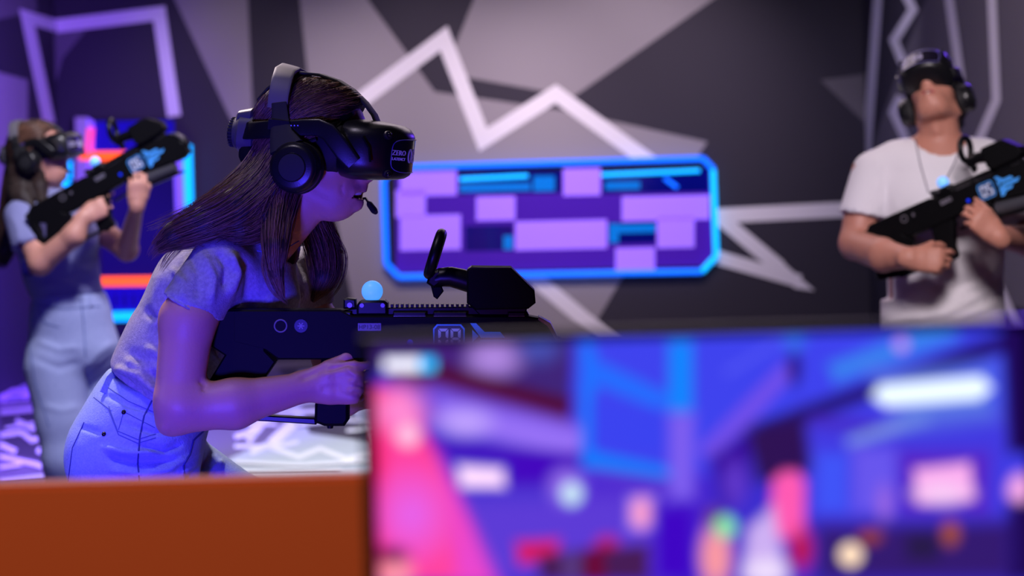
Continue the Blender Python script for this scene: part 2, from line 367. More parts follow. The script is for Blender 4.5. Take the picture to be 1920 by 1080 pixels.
# ------------------------------------------------------------------ sculpting engine: smooth unions of tapered shapes, meshed on a grid
class Field:
    def __init__(s, xs, ys, zs):
        s.ax = [np.asarray(a, np.float32) for a in (xs, ys, zs)]
        s.d = np.full([len(a) for a in s.ax], 1.0, np.float32)
        s.h = max(float(np.max(np.diff(a))) for a in s.ax)
    def region(s, lo, hi):
        sl = []
        for a, l, h in zip(s.ax, lo, hi):
            i, j = np.searchsorted(a, l), np.searchsorted(a, h)
            if j <= i: return None, None
            sl.append(slice(max(i-1,0), min(j+1, len(a))))
        sl = tuple(sl)
        g = np.meshgrid(s.ax[0][sl[0]], s.ax[1][sl[1]], s.ax[2][sl[2]], indexing='ij', sparse=True)
        return sl, g
    def apply(s, sl, e, k, op):
        d = s.d[sl]
        if op == 'u':
            h = np.maximum(k - np.abs(d-e), 0)/k if k else 0
            s.d[sl] = np.minimum(d, e) - h*h*k*0.25 if k else np.minimum(d, e)
        else:
            e = -e if op == 's' else e
            h = np.maximum(k - np.abs(d-e), 0)/k if k else 0
            s.d[sl] = np.maximum(d, e) + h*h*k*0.25 if k else np.maximum(d, e)
    def ecap(s, a, b, ra, rb=None, u=None, k=0.02, op='u'):
        """tapered capsule; ra, rb = radius or (radius along u, radius across u)"""
        a, b = np.array(a, np.float32), np.array(b, np.float32); rb = ra if rb is None else rb
        ra = ra if hasattr(ra, '__len__') else (ra, ra); rb = rb if hasattr(rb, '__len__') else (rb, rb)
        R = max(*ra, *rb) + k + 3*s.h
        sl, g = s.region(np.minimum(a,b)-R, np.maximum(a,b)+R)
        if sl is None: return
        ab = b-a; L = float(np.linalg.norm(ab)); t = ab/L
        u = np.array(u if u is not None else ((0,0,1) if abs(t[2]) < 0.9 else (1,0,0)), np.float32)
        u = u - t*np.dot(u,t); u /= np.linalg.norm(u); v = np.cross(t,u)
        px, py, pz = g[0]-a[0], g[1]-a[1], g[2]-a[2]
        w_ = px*t[0]+py*t[1]+pz*t[2]; q = np.clip(w_/L, 0, 1); dw = w_-q*L
        du = px*u[0]+py*u[1]+pz*u[2]; dv = px*v[0]+py*v[1]+pz*v[2]
        ru = ra[0]+(rb[0]-ra[0])*q; rv = ra[1]+(rb[1]-ra[1])*q; rw = np.minimum(ru, rv)
        k0 = np.sqrt((du/ru)**2+(dv/rv)**2+(dw/rw)**2)
        k1 = np.sqrt((du/ru**2)**2+(dv/rv**2)**2+(dw/rw**2)**2)+1e-6
        s.apply(sl, (k0*(k0-1)/k1).astype(np.float32), k, op)
    def ell(s, c, r, R=None, k=0.02, op='u'):
        c = np.array(c, np.float32); r = np.array(r, np.float32); B = float(max(r))+k+3*s.h
        sl, g = s.region(c-B, c+B)
        if sl is None: return
        p = [g[0]-c[0], g[1]-c[1], g[2]-c[2]]
        R = np.eye(3) if R is None else np.array(R)
        q = [p[0]*R[0,i]+p[1]*R[1,i]+p[2]*R[2,i] for i in range(3)]
        k0 = np.sqrt(sum((q[i]/r[i])**2 for i in range(3))); k1 = np.sqrt(sum((q[i]/r[i]**2)**2 for i in range(3)))+1e-6
        s.apply(sl, (k0*(k0-1)/k1).astype(np.float32), k, op)
    def half(s, p, n, k=0.004, lo=None, hi=None):
        """keep only what lies behind the plane (p, n), inside an optional box"""
        n = np.array(n, np.float32); n /= np.linalg.norm(n); p = np.array(p, np.float32)
        sl, g = s.region(lo if lo is not None else [a[0] for a in s.ax], hi if hi is not None else [a[-1] for a in s.ax])
        s.apply(sl, ((g[0]-p[0])*n[0]+(g[1]-p[1])*n[1]+(g[2]-p[2])*n[2]).astype(np.float32), k, 'i')
    def mesh(s):
        d, (X, Y, Z) = s.d, s.ax
        I = d < 0; cnt = np.zeros([n-1 for n in d.shape], np.int8)
        for i in (0,1):
            for j in (0,1):
                for k in (0,1): cnt += I[i:I.shape[0]-1+i, j:I.shape[1]-1+j, k:I.shape[2]-1+k]
        ci, cj, ck = np.nonzero((cnt > 0) & (cnt < 8)); n = len(ci)
        idx = np.full(cnt.shape, -1, np.int32); idx[ci,cj,ck] = np.arange(n)
        co = [(i,j,k) for i in (0,1) for j in (0,1) for k in (0,1)]
        val = {c: d[ci+c[0], cj+c[1], ck+c[2]] for c in co}
        pos = {c: np.stack([X[ci+c[0]], Y[cj+c[1]], Z[ck+c[2]]], 1) for c in co}
        acc = np.zeros((n,3), np.float64); num = np.zeros(n)
        for a in co:
            for ax in range(3):
                if a[ax]: continue
                b = list(a); b[ax] = 1; b = tuple(b)
                m = (val[a] < 0) != (val[b] < 0)
                t = (val[a][m]/(val[a][m]-val[b][m]))[:,None]
                acc[m] += pos[a][m]*(1-t)+pos[b][m]*t; num[m] += 1
        V = (acc/num[:,None]).astype(np.float32)
        Q = []
        for ax in range(3):
            sh = [slice(1,-1)]*3; lo = list(sh); hi = list(sh); lo[ax] = slice(0,-1); hi[ax] = slice(1,None)
            A, B = I[tuple(lo)], I[tuple(hi)]
            e = np.stack(np.nonzero(A != B), 1)
            off = [1,1,1]; off[ax] = 0; e = e+np.array(off)
            if not len(e): continue
            fl = A[tuple((e-np.array(off)).T)]
            u, v = [(1,2),(2,0),(0,1)][ax]
            def cell(du, dv):
                c = e.copy(); c[:,u] -= du; c[:,v] -= dv; return idx[c[:,0],c[:,1],c[:,2]]
            q = np.stack([cell(1,1),cell(0,1),cell(0,0),cell(1,0)],1)
            q[~fl] = q[~fl][:,::-1]; Q.append(q)
        return V, np.concatenate(Q)
def smooth(V, Q, it=1, lam=0.5):
    e = np.concatenate([Q[:,[0,1]],Q[:,[1,2]],Q[:,[2,3]],Q[:,[3,0]]]); e = np.concatenate([e, e[:,::-1]])
    cnt = np.bincount(e[:,0], minlength=len(V))[:,None]+1e-9
    for _ in range(it):
        for l in (lam, -lam*1.03):
            s = np.stack([np.bincount(e[:,0], V[e[:,1],i], len(V)) for i in range(3)],1)/cnt
            V = V+l*(s-V)
    return V
def normals(V, Q):
    n = np.cross(V[Q[:,2]]-V[Q[:,0]], V[Q[:,3]]-V[Q[:,1]])
    N = np.stack([np.bincount(Q.ravel(), np.repeat(n[:,i],4), len(V)) for i in range(3)],1)
    return N/(np.linalg.norm(N,axis=1,keepdims=True)+1e-12)
def pix(V):
    """pixel of each vertex"""
    x = V[:,0]/V[:,1]; z = (V[:,2]-H)/V[:,1]
    return np.stack([960+F*(x*CR-z*SR), 300-F*(x*SR+z*CR)],1)
def crease(V, Q, strokes):
    """press or raise folds along polylines drawn on the front of a sculpted surface: (points, width px, height m)"""
    N = normals(V, Q); P = pix(V); fr = np.clip(-N[:,1]*1.6, 0, 1); D = np.zeros(len(V))
    for pts, wd, amp in strokes:
        best = np.full(len(V), 1e9); T = np.zeros(len(V)); n = len(pts)-1
        for i in range(n):
            a, b = np.array(pts[i], float), np.array(pts[i+1], float); ab = b-a
            t = np.clip(((P-a)@ab)/(ab@ab), 0, 1); q = P-a-t[:,None]*ab
            d = np.hypot(q[:,0], q[:,1]); m = d < best; best[m] = d[m]; T[m] = ((i+t)/n)[m]
        D += amp*np.exp(-(best/wd)**2)*np.clip(np.minimum(T, 1-T)*5+0.15, 0, 1)*fr
    return V+N*D[:,None]
def axis(*seg):
    """grid axis from (start, step, stop, step, stop ...)"""
    out = [seg[0]]
    for st, en in zip(seg[1::2], seg[2::2]):
        n = max(1, round((en-out[-1])/st)); out += list(np.linspace(out[-1], en, n+1)[1:])
    return out
def sculpt(name, f, m, parent=None, base=(0,0,0), it=2, strokes=None):
    V, Q = f.mesh(); V = smooth(V, Q, it)
    if strokes: V = crease(V, Q, strokes)
    return link_mesh(name, np_mesh(name, V-np.array(base, np.float32), Q), m, parent)
def bvh_of(*obs):
    V, Fc = [], []
    for o in obs:
        n = len(V); M = o.matrix_basis if o.parent is None else o.parent.matrix_basis @ o.matrix_basis
        V += [M @ v.co for v in o.data.vertices]; Fc += [[i+n for i in p.vertices] for p in o.data.polygons]
    return BVHTree.FromPolygons(V, Fc)
EYE = Vector((0,0,H))
def cast(bvh, px, py):
    d = (at(px, py, 1)-EYE).normalized(); return bvh.ray_cast(EYE, d)
def on_surface(bvh, pts, lift, step=6):
    out = []
    for i in range(len(pts)-1):
        a, b = Vector(pts[i]), Vector(pts[i+1]); n = max(1, int((b-a).length/step))
        for k in range(n + (i == len(pts)-2)):
            p = a.lerp(b, k/n); h = cast(bvh, p.x, p.y)
            if h[0] is not None: out.append(h[0]+h[1]*lift)
    return out

def frame(o, x, up, s=1.0):
    """matrix with +x along x, +z near up"""
    x = Vector(x).normalized(); z = Vector(up); z = (z-x*z.dot(x)).normalized(); y = z.cross(x)
    return Matrix(((x.x*s,y.x*s,z.x*s,o[0]),(x.y*s,y.y*s,z.y*s,o[1]),(x.z*s,y.z*s,z.z*s,o[2]),(0,0,0,1)))
def add_head(f, M, jaw=1.0, mouth=0.012, wide=0.0):
    s = M.to_scale().x; R = (M.to_3x3()*(1/s)); p = lambda *a: M @ Vector(a)
    e = lambda c, r, k=0.02, op='u': f.ell(p(*c), [x*s for x in r], R, k*s, op)
    c = lambda a, b, r, r2=None, k=0.015, op='u', u=None: f.ecap(p(*a), p(*b), r*s if not hasattr(r,'__len__') else [q*s for q in r],
        None if r2 is None else (r2*s if not hasattr(r2,'__len__') else [q*s for q in r2]), u, k*s, op)
    e((-.012,0,.035),(.098,.077,.09)); e((.035,0,.03),(.062,.066,.07),.03)
    c((.045,0,-.005),(.05,0,-.06),(.05,.055),(.042,.042),.03,u=R.col[0])
    e((.064,0,-.1),(.021,.024*jaw,.019),.03); e((.05,0,-.085),(.035,.036*jaw,.026),.03)
    for q in (1,-1):
        c((-.012,q*.052*jaw,-.055),(.052,q*.02*jaw,-.1),.02,.017,.03)
        e((.052,q*.036,-.03),(.034,.026,.032),.025); e((.082,q*.03,.03),(.016,.024,.01),.02)
        e((.094,q*.031,.008),(.016,.017,.011),.012,'s'); e((.079,q*.031,.008),(.0135,.0135,.0125),.004)
        e((.103,q*.0125,-.037),(.011,.008,.008),.008)
        e((-.008,q*.077,-.012),(.021,.007,.032),.01)
    c((.094,0,.012),(.114,0,-.034),.008,.0125,.014); e((.075,0,-.07),(.028,.03,.026),.03)
    c((.094,.022,-.07),(.101,0,-.06),.006,.0075,.012); c((.094,-.022,-.07),(.101,0,-.06),.006,.0075,.012)
    c((.086,.02,-.074),(.096,0,-.076-mouth),.0055,.0085,.012); c((.086,-.02,-.074),(.096,0,-.076-mouth),.0055,.0085,.012)
    e((.09-wide,0,-.071-mouth*.15),(.022+wide,.028+wide*.5,.0035+mouth*.42),.004,'s')
FING = ((.0285,.068,.0079),(.0095,.077,.0082),(-.010,.071,.0079),(-.0275,.055,.007))
def add_hand(f, M, side, curls, thumb=(0.75,0.5), s=1.0, spread=0.06, k=0.006):
    """M: x to the fingers, z out of the back of the hand; side = +1 thumb at +y, -1 at -y; curls = three bends per finger"""
    p = lambda x, y, z: M @ Vector((x*s, y*side*s, z*s)); R = M.to_3x3().normalized(); un = R.col[1]
    f.ecap(p(-.02,0,0), p(.03,.002,0), (.026*s,.019*s), (.034*s,.0155*s), un, .012)
    f.ecap(p(.03,.002,0), p(.08,.001,.001), (.035*s,.0155*s), (.0385*s,.0125*s), un, .012)
    f.ecap(p(.015,.018,-.008), p(.045,.03,-.014), .0155*s, .013*s, None, .012)
    f.ecap(p(.012,-.02,-.008), p(.06,-.026,-.008), .013*s, .011*s, None, .012)
    for (y, L, r), cu in zip(FING, curls):
        q = Vector((.087 - (0.006 if abs(y) > .02 else 0) - (.008 if y < -.02 else 0), y, .001)); a = 0.0; pr = Vector((.055, y*.9, .001))
        f.ecap(p(*pr), p(*q), r*1.05*s, r*1.12*s, None, .008); yaw = spread*y/.0285
        for i, fr in enumerate((.46,.30,.24)):
            a += cu[i]; d = Vector((math.cos(a)*math.cos(yaw), math.sin(yaw), -math.sin(a)))
            n = q+d*(L*fr); f.ecap(p(*q), p(*n), r*(1.04-.1*i)*s, r*(.98-.13*i)*s, None, .0035); q = n
    q = Vector((.03,.032,-.008)); a, b = thumb
    for L, r, da in ((.036,.0105,0),(.03,.0088,b*.5),(.024,.0078,b)):
        ang = a-da*.7; d = Vector((math.cos(ang)*.92, math.sin(ang), -.28-da*.55)).normalized()
        n = q+d*L; f.ecap(p(*q), p(*n), r*s, r*.92*s, None, .006); q = n

def strands(name, locks, mats, parent, base, n_total, rad=0.0006, seed=1, rim=True, fly=0.04):
    """hair as many thin tapered strands running through locks: [(points, radii)]"""
    rnd = np.random.RandomState(seed); V, Q, MI = [], [], []
    tot = sum(max(r) for _, r in locks); nv = 0
    for pts, rr in locks:
        P = np.array([tuple(p) for p in pts]); rr = np.array(rr)
        u = np.linspace(0, len(P)-1, 16); i = np.clip(u.astype(int), 0, len(P)-2); t = (u-i)[:,None]
        def cr(A):
            A2 = np.concatenate([[2*A[0]-A[1]], A, [2*A[-1]-A[-2]]]); a, b, c_, d = A2[i], A2[i+1], A2[i+2], A2[i+3]
            return 0.5*((2*b)+(-a+c_)*t+(2*a-5*b+4*c_-d)*t*t+(-a+3*b-3*c_+d)*t**3)
        C = cr(P); Rr = cr(rr[:,None])[:,0].clip(0.0005)
        T = np.gradient(C, axis=0); T /= np.linalg.norm(T,axis=1,keepdims=True)
        A = np.cross(T, [0.0,1.0,0.0]); A /= np.linalg.norm(A,axis=1,keepdims=True)+1e-9; B = np.cross(T, A)
        n = int(n_total*max(rr)/tot)
        for _ in range(n):
            an = rnd.uniform(0, 2*math.pi); ro = (0.86+0.16*rnd.rand()) if rim else math.sqrt(rnd.rand())
            if rnd.rand() < fly: ro *= 1.25
            s0, s1 = rnd.uniform(0,.12), rnd.uniform(.8,1.0); m = 12
            us = np.linspace(s0, s1, m)*15; j = np.clip(us.astype(int),0,14); tt = (us-j)[:,None]
            L = lambda Z: Z[j]*(1-tt)+Z[j+1]*tt
            an2 = an+np.cumsum(rnd.normal(0,.035,m)); rj = (L(Rr[:,None])[:,0])*(ro+np.cumsum(rnd.normal(0,.012,m)))
            c_ = L(C)+L(A)*(np.cos(an2)*rj)[:,None]+L(B)*(np.sin(an2)*rj)[:,None]
            w_ = rad*(0.7+0.6*rnd.rand())*np.linspace(1,.35,m)
            tn = np.gradient(c_,axis=0); tn /= np.linalg.norm(tn,axis=1,keepdims=True)+1e-9
            a1 = np.cross(tn,[.3,.9,.2]); a1 /= np.linalg.norm(a1,axis=1,keepdims=True)+1e-9; b1 = np.cross(tn,a1)
            ring = [c_+a1*(math.cos(q)*w_)[:,None]+b1*(math.sin(q)*w_)[:,None] if False else c_+a1*(w_*math.cos(q))[:,None]+b1*(w_*math.sin(q))[:,None] for q in (0,2.094,4.189)]
            V.append(np.stack(ring,1).reshape(-1,3))
            g = nv+np.arange(m-1)[:,None]*3
            Q.append(np.concatenate([np.concatenate([g+a, g+(a+1)%3, g+3+(a+1)%3, g+3+a],1) for a in range(3)]))
            MI += [rnd.randint(len(mats))]*((m-1)*3); nv += m*3
    me = np_mesh(name, np.concatenate(V)-np.array(base), np.concatenate(Q))
    o = link_mesh(name, me, mats, parent); me.polygons.foreach_set('material_index', MI); return o
def surface_strands(name, bvh, starts, flow, n, length, mats, parent, base, rad=0.0006, seed=3, lift=0.002):
    """short hair combed over a scalp: starts(rnd) gives a pixel, flow(px, py) the combing direction in the picture plane"""
    rnd = np.random.RandomState(seed); V, Q, MI = [], [], []; nv = 0
    for _ in range(n):
        x, y = starts(rnd); c_ = []; L = length*rnd.uniform(.5,1); lf = lift*rnd.uniform(.3,1.3)
        for k in range(9):
            h = cast(bvh, x, y)
            if h[0] is None: break
            c_.append(np.array(h[0]+h[1]*(lf*math.sin(math.pi*min(1,.12+k/9))))); dx, dy = flow(x, y)
            q = math.hypot(dx, dy); a = rnd.normal(0,.07); dx, dy = dx*math.cos(a)-dy*math.sin(a), dx*math.sin(a)+dy*math.cos(a)
            x += dx/q*L/9; y += dy/q*L/9
        if len(c_) < 4: continue
        c_ = np.array(c_); m = len(c_); w_ = rad*np.linspace(1,.4,m)
        tn = np.gradient(c_,axis=0); tn /= np.linalg.norm(tn,axis=1,keepdims=True)+1e-9
        a1 = np.cross(tn,[.1,1.,.2]); a1 /= np.linalg.norm(a1,axis=1,keepdims=True)+1e-9; b1 = np.cross(tn,a1)
        V.append(np.stack([c_+a1*(w_*math.cos(q))[:,None]+b1*(w_*math.sin(q))[:,None] for q in (0,2.094,4.189)],1).reshape(-1,3))
        g = nv+np.arange(m-1)[:,None]*3
        Q.append(np.concatenate([np.concatenate([g+a, g+(a+1)%3, g+3+(a+1)%3, g+3+a],1) for a in range(3)]))
        MI += [rnd.randint(len(mats))]*((m-1)*3); nv += m*3
    me = np_mesh(name, np.concatenate(V)-np.array(base), np.concatenate(Q))
    o = link_mesh(name, me, mats, parent); me.polygons.foreach_set('material_index', MI); return o
# ------------------------------------------------------------------ materials for people
M_SKIN = mat('skin', (208, 150, 130), 0.5, bump=(220, 0.12, (1,1,1)), sss=0.12)
M_SKIN2 = mat('skin_tan', (198, 136, 116), 0.5, bump=(220, 0.12, (1,1,1)), sss=0.1)
M_LIP = mat('lips', (170, 82, 88), 0.4)
M_TEETH = mat('teeth', (236, 230, 222), 0.25)
M_HAIRB = mat('hair_brown_base', (40, 27, 22), 0.6, bump=(90, 0.6, (1, 1, .2)))
M_H1 = mat('hair_dark_brown', (66, 45, 36), 0.36); M_H2 = mat('hair_brown', (108, 76, 58), 0.36); M_H3 = mat('hair_light_brown', (150, 110, 84), 0.38)
HAIR = [M_H1, M_H2, M_H3, M_H2]
M_TEE = mat('heather_grey_cotton', (168, 164, 178), 0.9, mix=((148, 144, 160), 160, (1,1,1)), bump=(420, 0.35, (1,1,1)))
M_TEE2 = mat('slate_blue_cotton', (132, 136, 182), 0.9, bump=(60, 0.2, (1,1,1)))
M_WHITE_TEE = mat('white_cotton', (236, 232, 236), 0.9, bump=(50, 0.2, (1,1,1)))
M_DENIM = mat('light_blue_denim', (158, 180, 218), 0.85, mix=((146, 168, 210), 220, (1,1,1)), bump=(500, 0.4, (1,1,.5)))
M_DENIM2 = mat('pale_blue_denim', (166, 178, 222), 0.85, mix=((156, 169, 214), 120, (1,1,1)), bump=(300, 0.3, (1,1,.5)))
M_DENIM3 = mat('dark_denim', (34, 38, 56), 0.85, bump=(200, 0.3, (1,1,.5)))
M_SEAM = mat('denim_seam', (62, 72, 136), 0.9); M_STITCH = mat('denim_stitch', (96, 112, 168), 0.9)
M_RIVET = mat('rivet_metal', (60, 54, 64), 0.3, metal=0.9)
M_SHOE = mat('white_shoe', (220, 218, 222), 0.6); M_SOLE = mat('shoe_sole', (240, 240, 240), 0.7)

def add_shoe(f, ankle, toe_dir, s=1.0):
    d = Vector(toe_dir).normalized(); a = Vector((ankle[0], ankle[1], 0))
    f.ecap(a-d*.04*s+Vector((0,0,.04)), a+d*.16*s+Vector((0,0,.033)), (.036*s,.038*s), (.028*s,.04*s), (0,0,1), .02)
    f.ecap(a+Vector((0,0,.05)), a+Vector((0,0,.1)), .042*s, .045*s, None, .03)
    f.half((0,0,0.004), (0,0,-1), 0.003)
def shoes(parent, base, feet, s=1.0):
    for ank, d in feet:
        f = Field(axis(ank[0]-.26,.008,ank[0]+.26), axis(ank[1]-.26,.008,ank[1]+.26), axis(-.02,.008,.18))
        add_shoe(f, ank, d, s); sculpt('shoe', f, M_SHOE, parent, base)

# ------------------------------------------------------------------ the woman in the foreground
YM = 3.55; PX = YM/F
def m(px, py, dy=0.0): return at(px, py, YM+dy)
def r(*a): return [x*PX for x in a] if len(a) > 1 else a[0]*PX
torso_u = Vector((.83,0,-.56))     # in-plane, front to back
lat = Vector((.45,.89,0))
head_c = m(587, 281, 0.0); hp, hy = math.radians(8), math.radians(12)
HM = frame(head_c, (math.cos(hp)*math.cos(hy), -math.cos(hp)*math.sin(hy), -math.sin(hp)), (0,0,1), 0.95)
R_HAND = frame(m(585, 722, -.13), (1, -.12, .04), (.10,-1,.04))
LW = m(756, 690, -.055); L_HAND = frame(LW, (1,.05,.1), (0,0.35,-1))

base1 = Vector((m(280,800,.05).x, YM+.06, 0))
def build_woman1():
    f = Field(axis(-.92,.0032,-.08), axis(3.24,.0032,3.50,.005,3.98), axis(0.02,.012,.90,.0032,1.66))
    # torso, pelvis and legs inside the clothes
    U = torso_u
    f.ecap(m(308,725,.08), m(350,640,.08), (r(82),.112), (r(88),.112), U, .02)
    f.ecap(m(350,640,.08), m(405,560,.08), (r(88),.112), (r(104),.128), U, .03)
    f.ecap(m(405,560,.08), m(470,495,.07), (r(104),.128), (r(60),.11), U, .03)
    f.ecap(m(300,745,.08), m(258,830,.08), (r(84),.108), (r(96),.132), U, .03)
    K1, A1 = m(290,1270,-.02), Vector((m(180,1700,0).x, 3.53, .09)); K2, A2 = m(700,1170,.16), Vector((m(700,1700).x, 3.72, .09))
    f.ecap(m(255,860,-.005), K1, r(84), .055, None, .04); f.ecap(K1, A1, .052, .036, None, .02)
    f.ecap(m(300,885,.17), K2, r(76), .055, None, .04); f.ecap(K2, A2, .052, .036, None, .02)
    # neck, head
    f.ecap(m(466,490,.03), m(560,385,.0), r(56), r(50), None, .03); add_head(f, HM, 0.93, .015, .007)
    # right arm, hand on the pistol grip
    f.ecap(m(412,512,-.085), m(352,600,-.14), r(44), r(47), None, .02); f.ecap(m(352,600,-.14), m(334,752,-.17), r(49), r(42), None, .02)
    f.ecap(m(334,760,-.17), m(318,792,-.17), r(40), r(24), None, .02)
    f.ecap(m(345,766,-.17), m(440,757,-.16), (r(44),r(42)), (r(42),r(38)), (0,0,1), .02)
    f.ecap(m(440,757,-.16), m(588,722,-.13), (r(42),r(38)), (r(25),r(20)), (0,0,1), .02)
    add_hand(f, R_HAND, 1, ((.16,.12,.1),(1.0,1.15,.7),(1.1,1.2,.7),(1.15,1.2,.7)), (0.35,1.1), 0.95)
    # left arm reaching under the fore-end
    f.ecap(m(552,510,.2), m(605,620,.15), r(40), r(39), None, .02); f.ecap(m(605,620,.15), m(640,745,.09), r(40), r(34), None, .02)
    f.ecap(m(640,745,.09), m(700,728,.02), r(35), r(33), None, .02); f.ecap(m(700,728,.02), LW, r(33), r(23), None, .02)
    add_hand(f, L_HAND, -1, ((.5,.9,.5),)*4, (0.9,.6), 0.95)
    body = sculpt('person', f, M_SKIN, None, base1, 2, [([(648,688),(662,700),(676,708)],5,.0045),([(600,706),(640,698),(660,702)],5,.0022),([(606,696),(650,684),(694,688)],4,-.003),
        ([(664,720),(678,724),(692,729)],3,-.0045),([(660,738),(674,742),(690,745)],3,-.004),([(600,730),(640,726)],9,-.002),([(655,715),(668,716)],5,.003),([(652,733),(664,734)],5,.003),
        ([(560,712),(590,700),(620,680)],6,-.003),([(372,712),(384,722),(380,735)],5,-.003),([(300,800),(320,806)],10,.003),([(644,340),(640,354),(644,368)],4,-.0018)]); body.location = base1
    tag(body, 'woman with long brown hair leaning forward, grey t-shirt and light jeans, holding toy rifle 08', 'person', 'players in the arena')
    # t-shirt
    f = Field(axis(-.90,.004,-.24), axis(3.28,.004,3.98), axis(0.98,.004,1.45))
    f.ecap(m(302,738,.08), m(350,640,.08), (r(104),.142), (r(106),.132), U, .03)
    f.ecap(m(318,700,.06), m(326,690,.06), (r(106),.135), (r(106),.135), U, .03)
    f.ecap(m(350,640,.08), m(405,560,.08), (r(106),.132), (r(121),.148), U, .03)
    f.ecap(m(405,560,.08), m(462,500,.07), (r(121),.148), (r(82),.158), U, .03)
    f.ecap(m(470,500,.06), m(505,462,.04), (r(70),.09), (r(58),.075), U, .03)
    f.ell(m(505,560,.0), (r(58),.07,r(62)), None, .04); f.ell(m(530,560,.13), (r(58),.07,r(60)), None, .04)
    f.half(m(296,728,.08), (-.5,0,-.86), .015)
    f.ecap(m(412,500,-.075), m(350,595,-.135), r(58), (r(60),r(58)), None, .035)
    f.ecap(m(575,508,.2), m(594,600,.16), r(50), r(37), None, .03)
    f.half(m(352,573,-.14), (-.47,0,-.88), .003, m(250,640,-.3), (m(440,500).x, 3.50, m(352,500).z))
    f.half(m(600,572,.16), (.1,.1,-1), .003, (m(560,500).x,3.60,1.0), (m(680,500).x,3.98,1.4))
    f.ecap(m(505,462,.03), m(560,390,.0), r(55), r(55), None, .01, 's')
    S = [([(430,470),(446,510),(430,560)],9,.006),([(405,470),(425,500),(420,545)],8,-.004),([(380,470),(402,520),(396,570)],8,.0035),
         ([(455,480),(470,520),(462,575)],12,-.006),([(350,470),(372,510),(370,560)],9,-.003),([(320,500),(345,530),(342,565)],9,.003),
         ([(215,690),(262,705),(300,735)],10,.008),([(222,700),(250,730),(268,742)],7,-.006),([(240,660),(290,700),(330,735)],12,-.007),([(232,672),(275,690),(330,700)],12,.006),
         ([(270,650),(312,672),(350,668)],10,.005),([(280,720),(320,745),(360,752)],9,.007),([(300,705),(335,722),(372,716)],9,-.005),
         ([(300,500),(290,560),(300,620)],14,.004),([(268,580),(300,600),(312,650)],10,-.005),([(395,650),(412,680),(420,712)],7,.006),([(405,640),(428,672),(432,700)],6,-.004),
         ([(308,548),(355,574),(402,594)],3.2,-.0022),
         ([(560,470),(575,520),(560,570)],10,.005),([(505,500),(515,540),(500,575)],10,.004)]
    shirt = sculpt('t_shirt', f, M_TEE, body, base1, 2, [(a, b*.85, c*1.7) for a, b, c in S])
    # jeans
    f = Field(axis(-1.0,.0055,-.18), axis(3.30,.0055,3.98), axis(.06,.012,.84,.004,1.16))
    f.ecap(m(302,738,.08), m(282,775,.08), (r(102),.137), (r(108),.15), U, .02)
    f.ecap(m(282,775,.08), m(252,840,.08), (r(108),.15), (r(117),.172), U, .03)
    f.ecap(m(252,862,-.0), m(272,1010,-.01), r(119), r(102), None, .05); f.ecap(m(270,1010,-.01), K1, r(104), r(78), None, .05)
    f.ecap(K1, A1, r(76), .062, None, .05)
    f.ecap(m(300,880,.17), m(480,1000,.17), r(96), r(86), None, .03); f.ecap(m(480,1000,.17), K2, r(86), r(76), None, .04); f.ecap(K2, A2, r(76), .062, None, .05)
    f.half(m(300,722,.08), (.36,0,.93), .004, (-1,3,.95), (0,4,1.2))
    f.half((0,0,.085), (0,0,-1), .003, (-1,3,0), (0,4,.2))
    S = [([(352,905),(385,870),(400,842)],8,-.012),([(330,890),(372,868),(395,850)],8,.006),([(372,905),(400,880),(420,862)],7,.005),
         ([(190,838),(240,850),(300,848)],7,.005),([(200,856),(260,868),(330,862)],8,-.006),([(260,835),(310,845),(345,830)],7,-.004),([(205,880),(270,890),(330,878)],8,.005),
         ([(150,800),(190,812)],6,-.003),([(225,790),(290,812),(330,800)],6,-.003),([(190,735),(240,760),(300,775)],5,-.003),([(390,840),(345,862),(310,880)],6,.004)]
    jeans = sculpt('jeans', f, M_DENIM, body, base1, 2, [(a, b*.8, c*1.9) for a, b, c in S])
    b = bvh_of(jeans)
    def seam(name, pts, rad, mm, lift=0.0): 
        P = on_surface(b, pts, lift)
        if len(P) > 1: MB().tube([q-base1 for q in P], rad, 6).build(name, mm, body)
    seam('side_seam', [(298,712),(288,745),(270,780),(262,820),(258,870),(262,905)], .0016, M_SEAM)
    seam('fly_seam', [(382,808),(362,826),(356,852),(344,872),(346,900)], .002, M_SEAM)
    seam('waistband_seam', [(196,722),(240,752),(300,778),(360,806)], .001, M_STITCH)
    seam('back_seam', [(158,792),(136,840),(128,902)], .0013, M_SEAM)
    seam('pocket_stitch', [(204,762),(220,808),(258,824),(292,814)], .001, M_STITCH)
    seam('pocket_stitch', [(204,769),(222,815),(258,831),(292,821)], .001, M_STITCH)
    seam('pocket_stitch', [(232,772),(222,806)], .0009, M_STITCH); seam('pocket_stitch', [(232,772),(290,802)], .0009, M_STITCH)
    seam('hem_stitch', [(176,745),(208,770)], .001, M_STITCH)
    for q in ((232,773),(195,814)):
        h = cast(b, *q)
        if h[0]: MB().ball(h[0]-base1, .0042, 12, 8).build('rivet', M_RIVET, body)
    P = on_surface(b, [(222,690),(206,714),(196,738)], .0035)
    if len(P) > 1: MB().tube([q-base1 for q in P], .007, 8, flat=(.45,1,(.5,-.8,.2))).build('belt_loop', M_DENIM, body)
    shoes(body, base1, ((A1,(.9,-.3,0)),(A2,(1,-.1,0))))
    # teeth and lips
    tm = lambda *a: HM @ Vector(a) - base1
    MB().tube([tm(.066,.029,-.0685),tm(.084,.0225,-.0692),tm(.0935,.013,-.0692),tm(.0978,0,-.0685),tm(.0935,-.013,-.0692),tm(.084,-.0225,-.0692),tm(.066,-.029,-.0685)], .006, 8).build('teeth', M_TEETH, body)
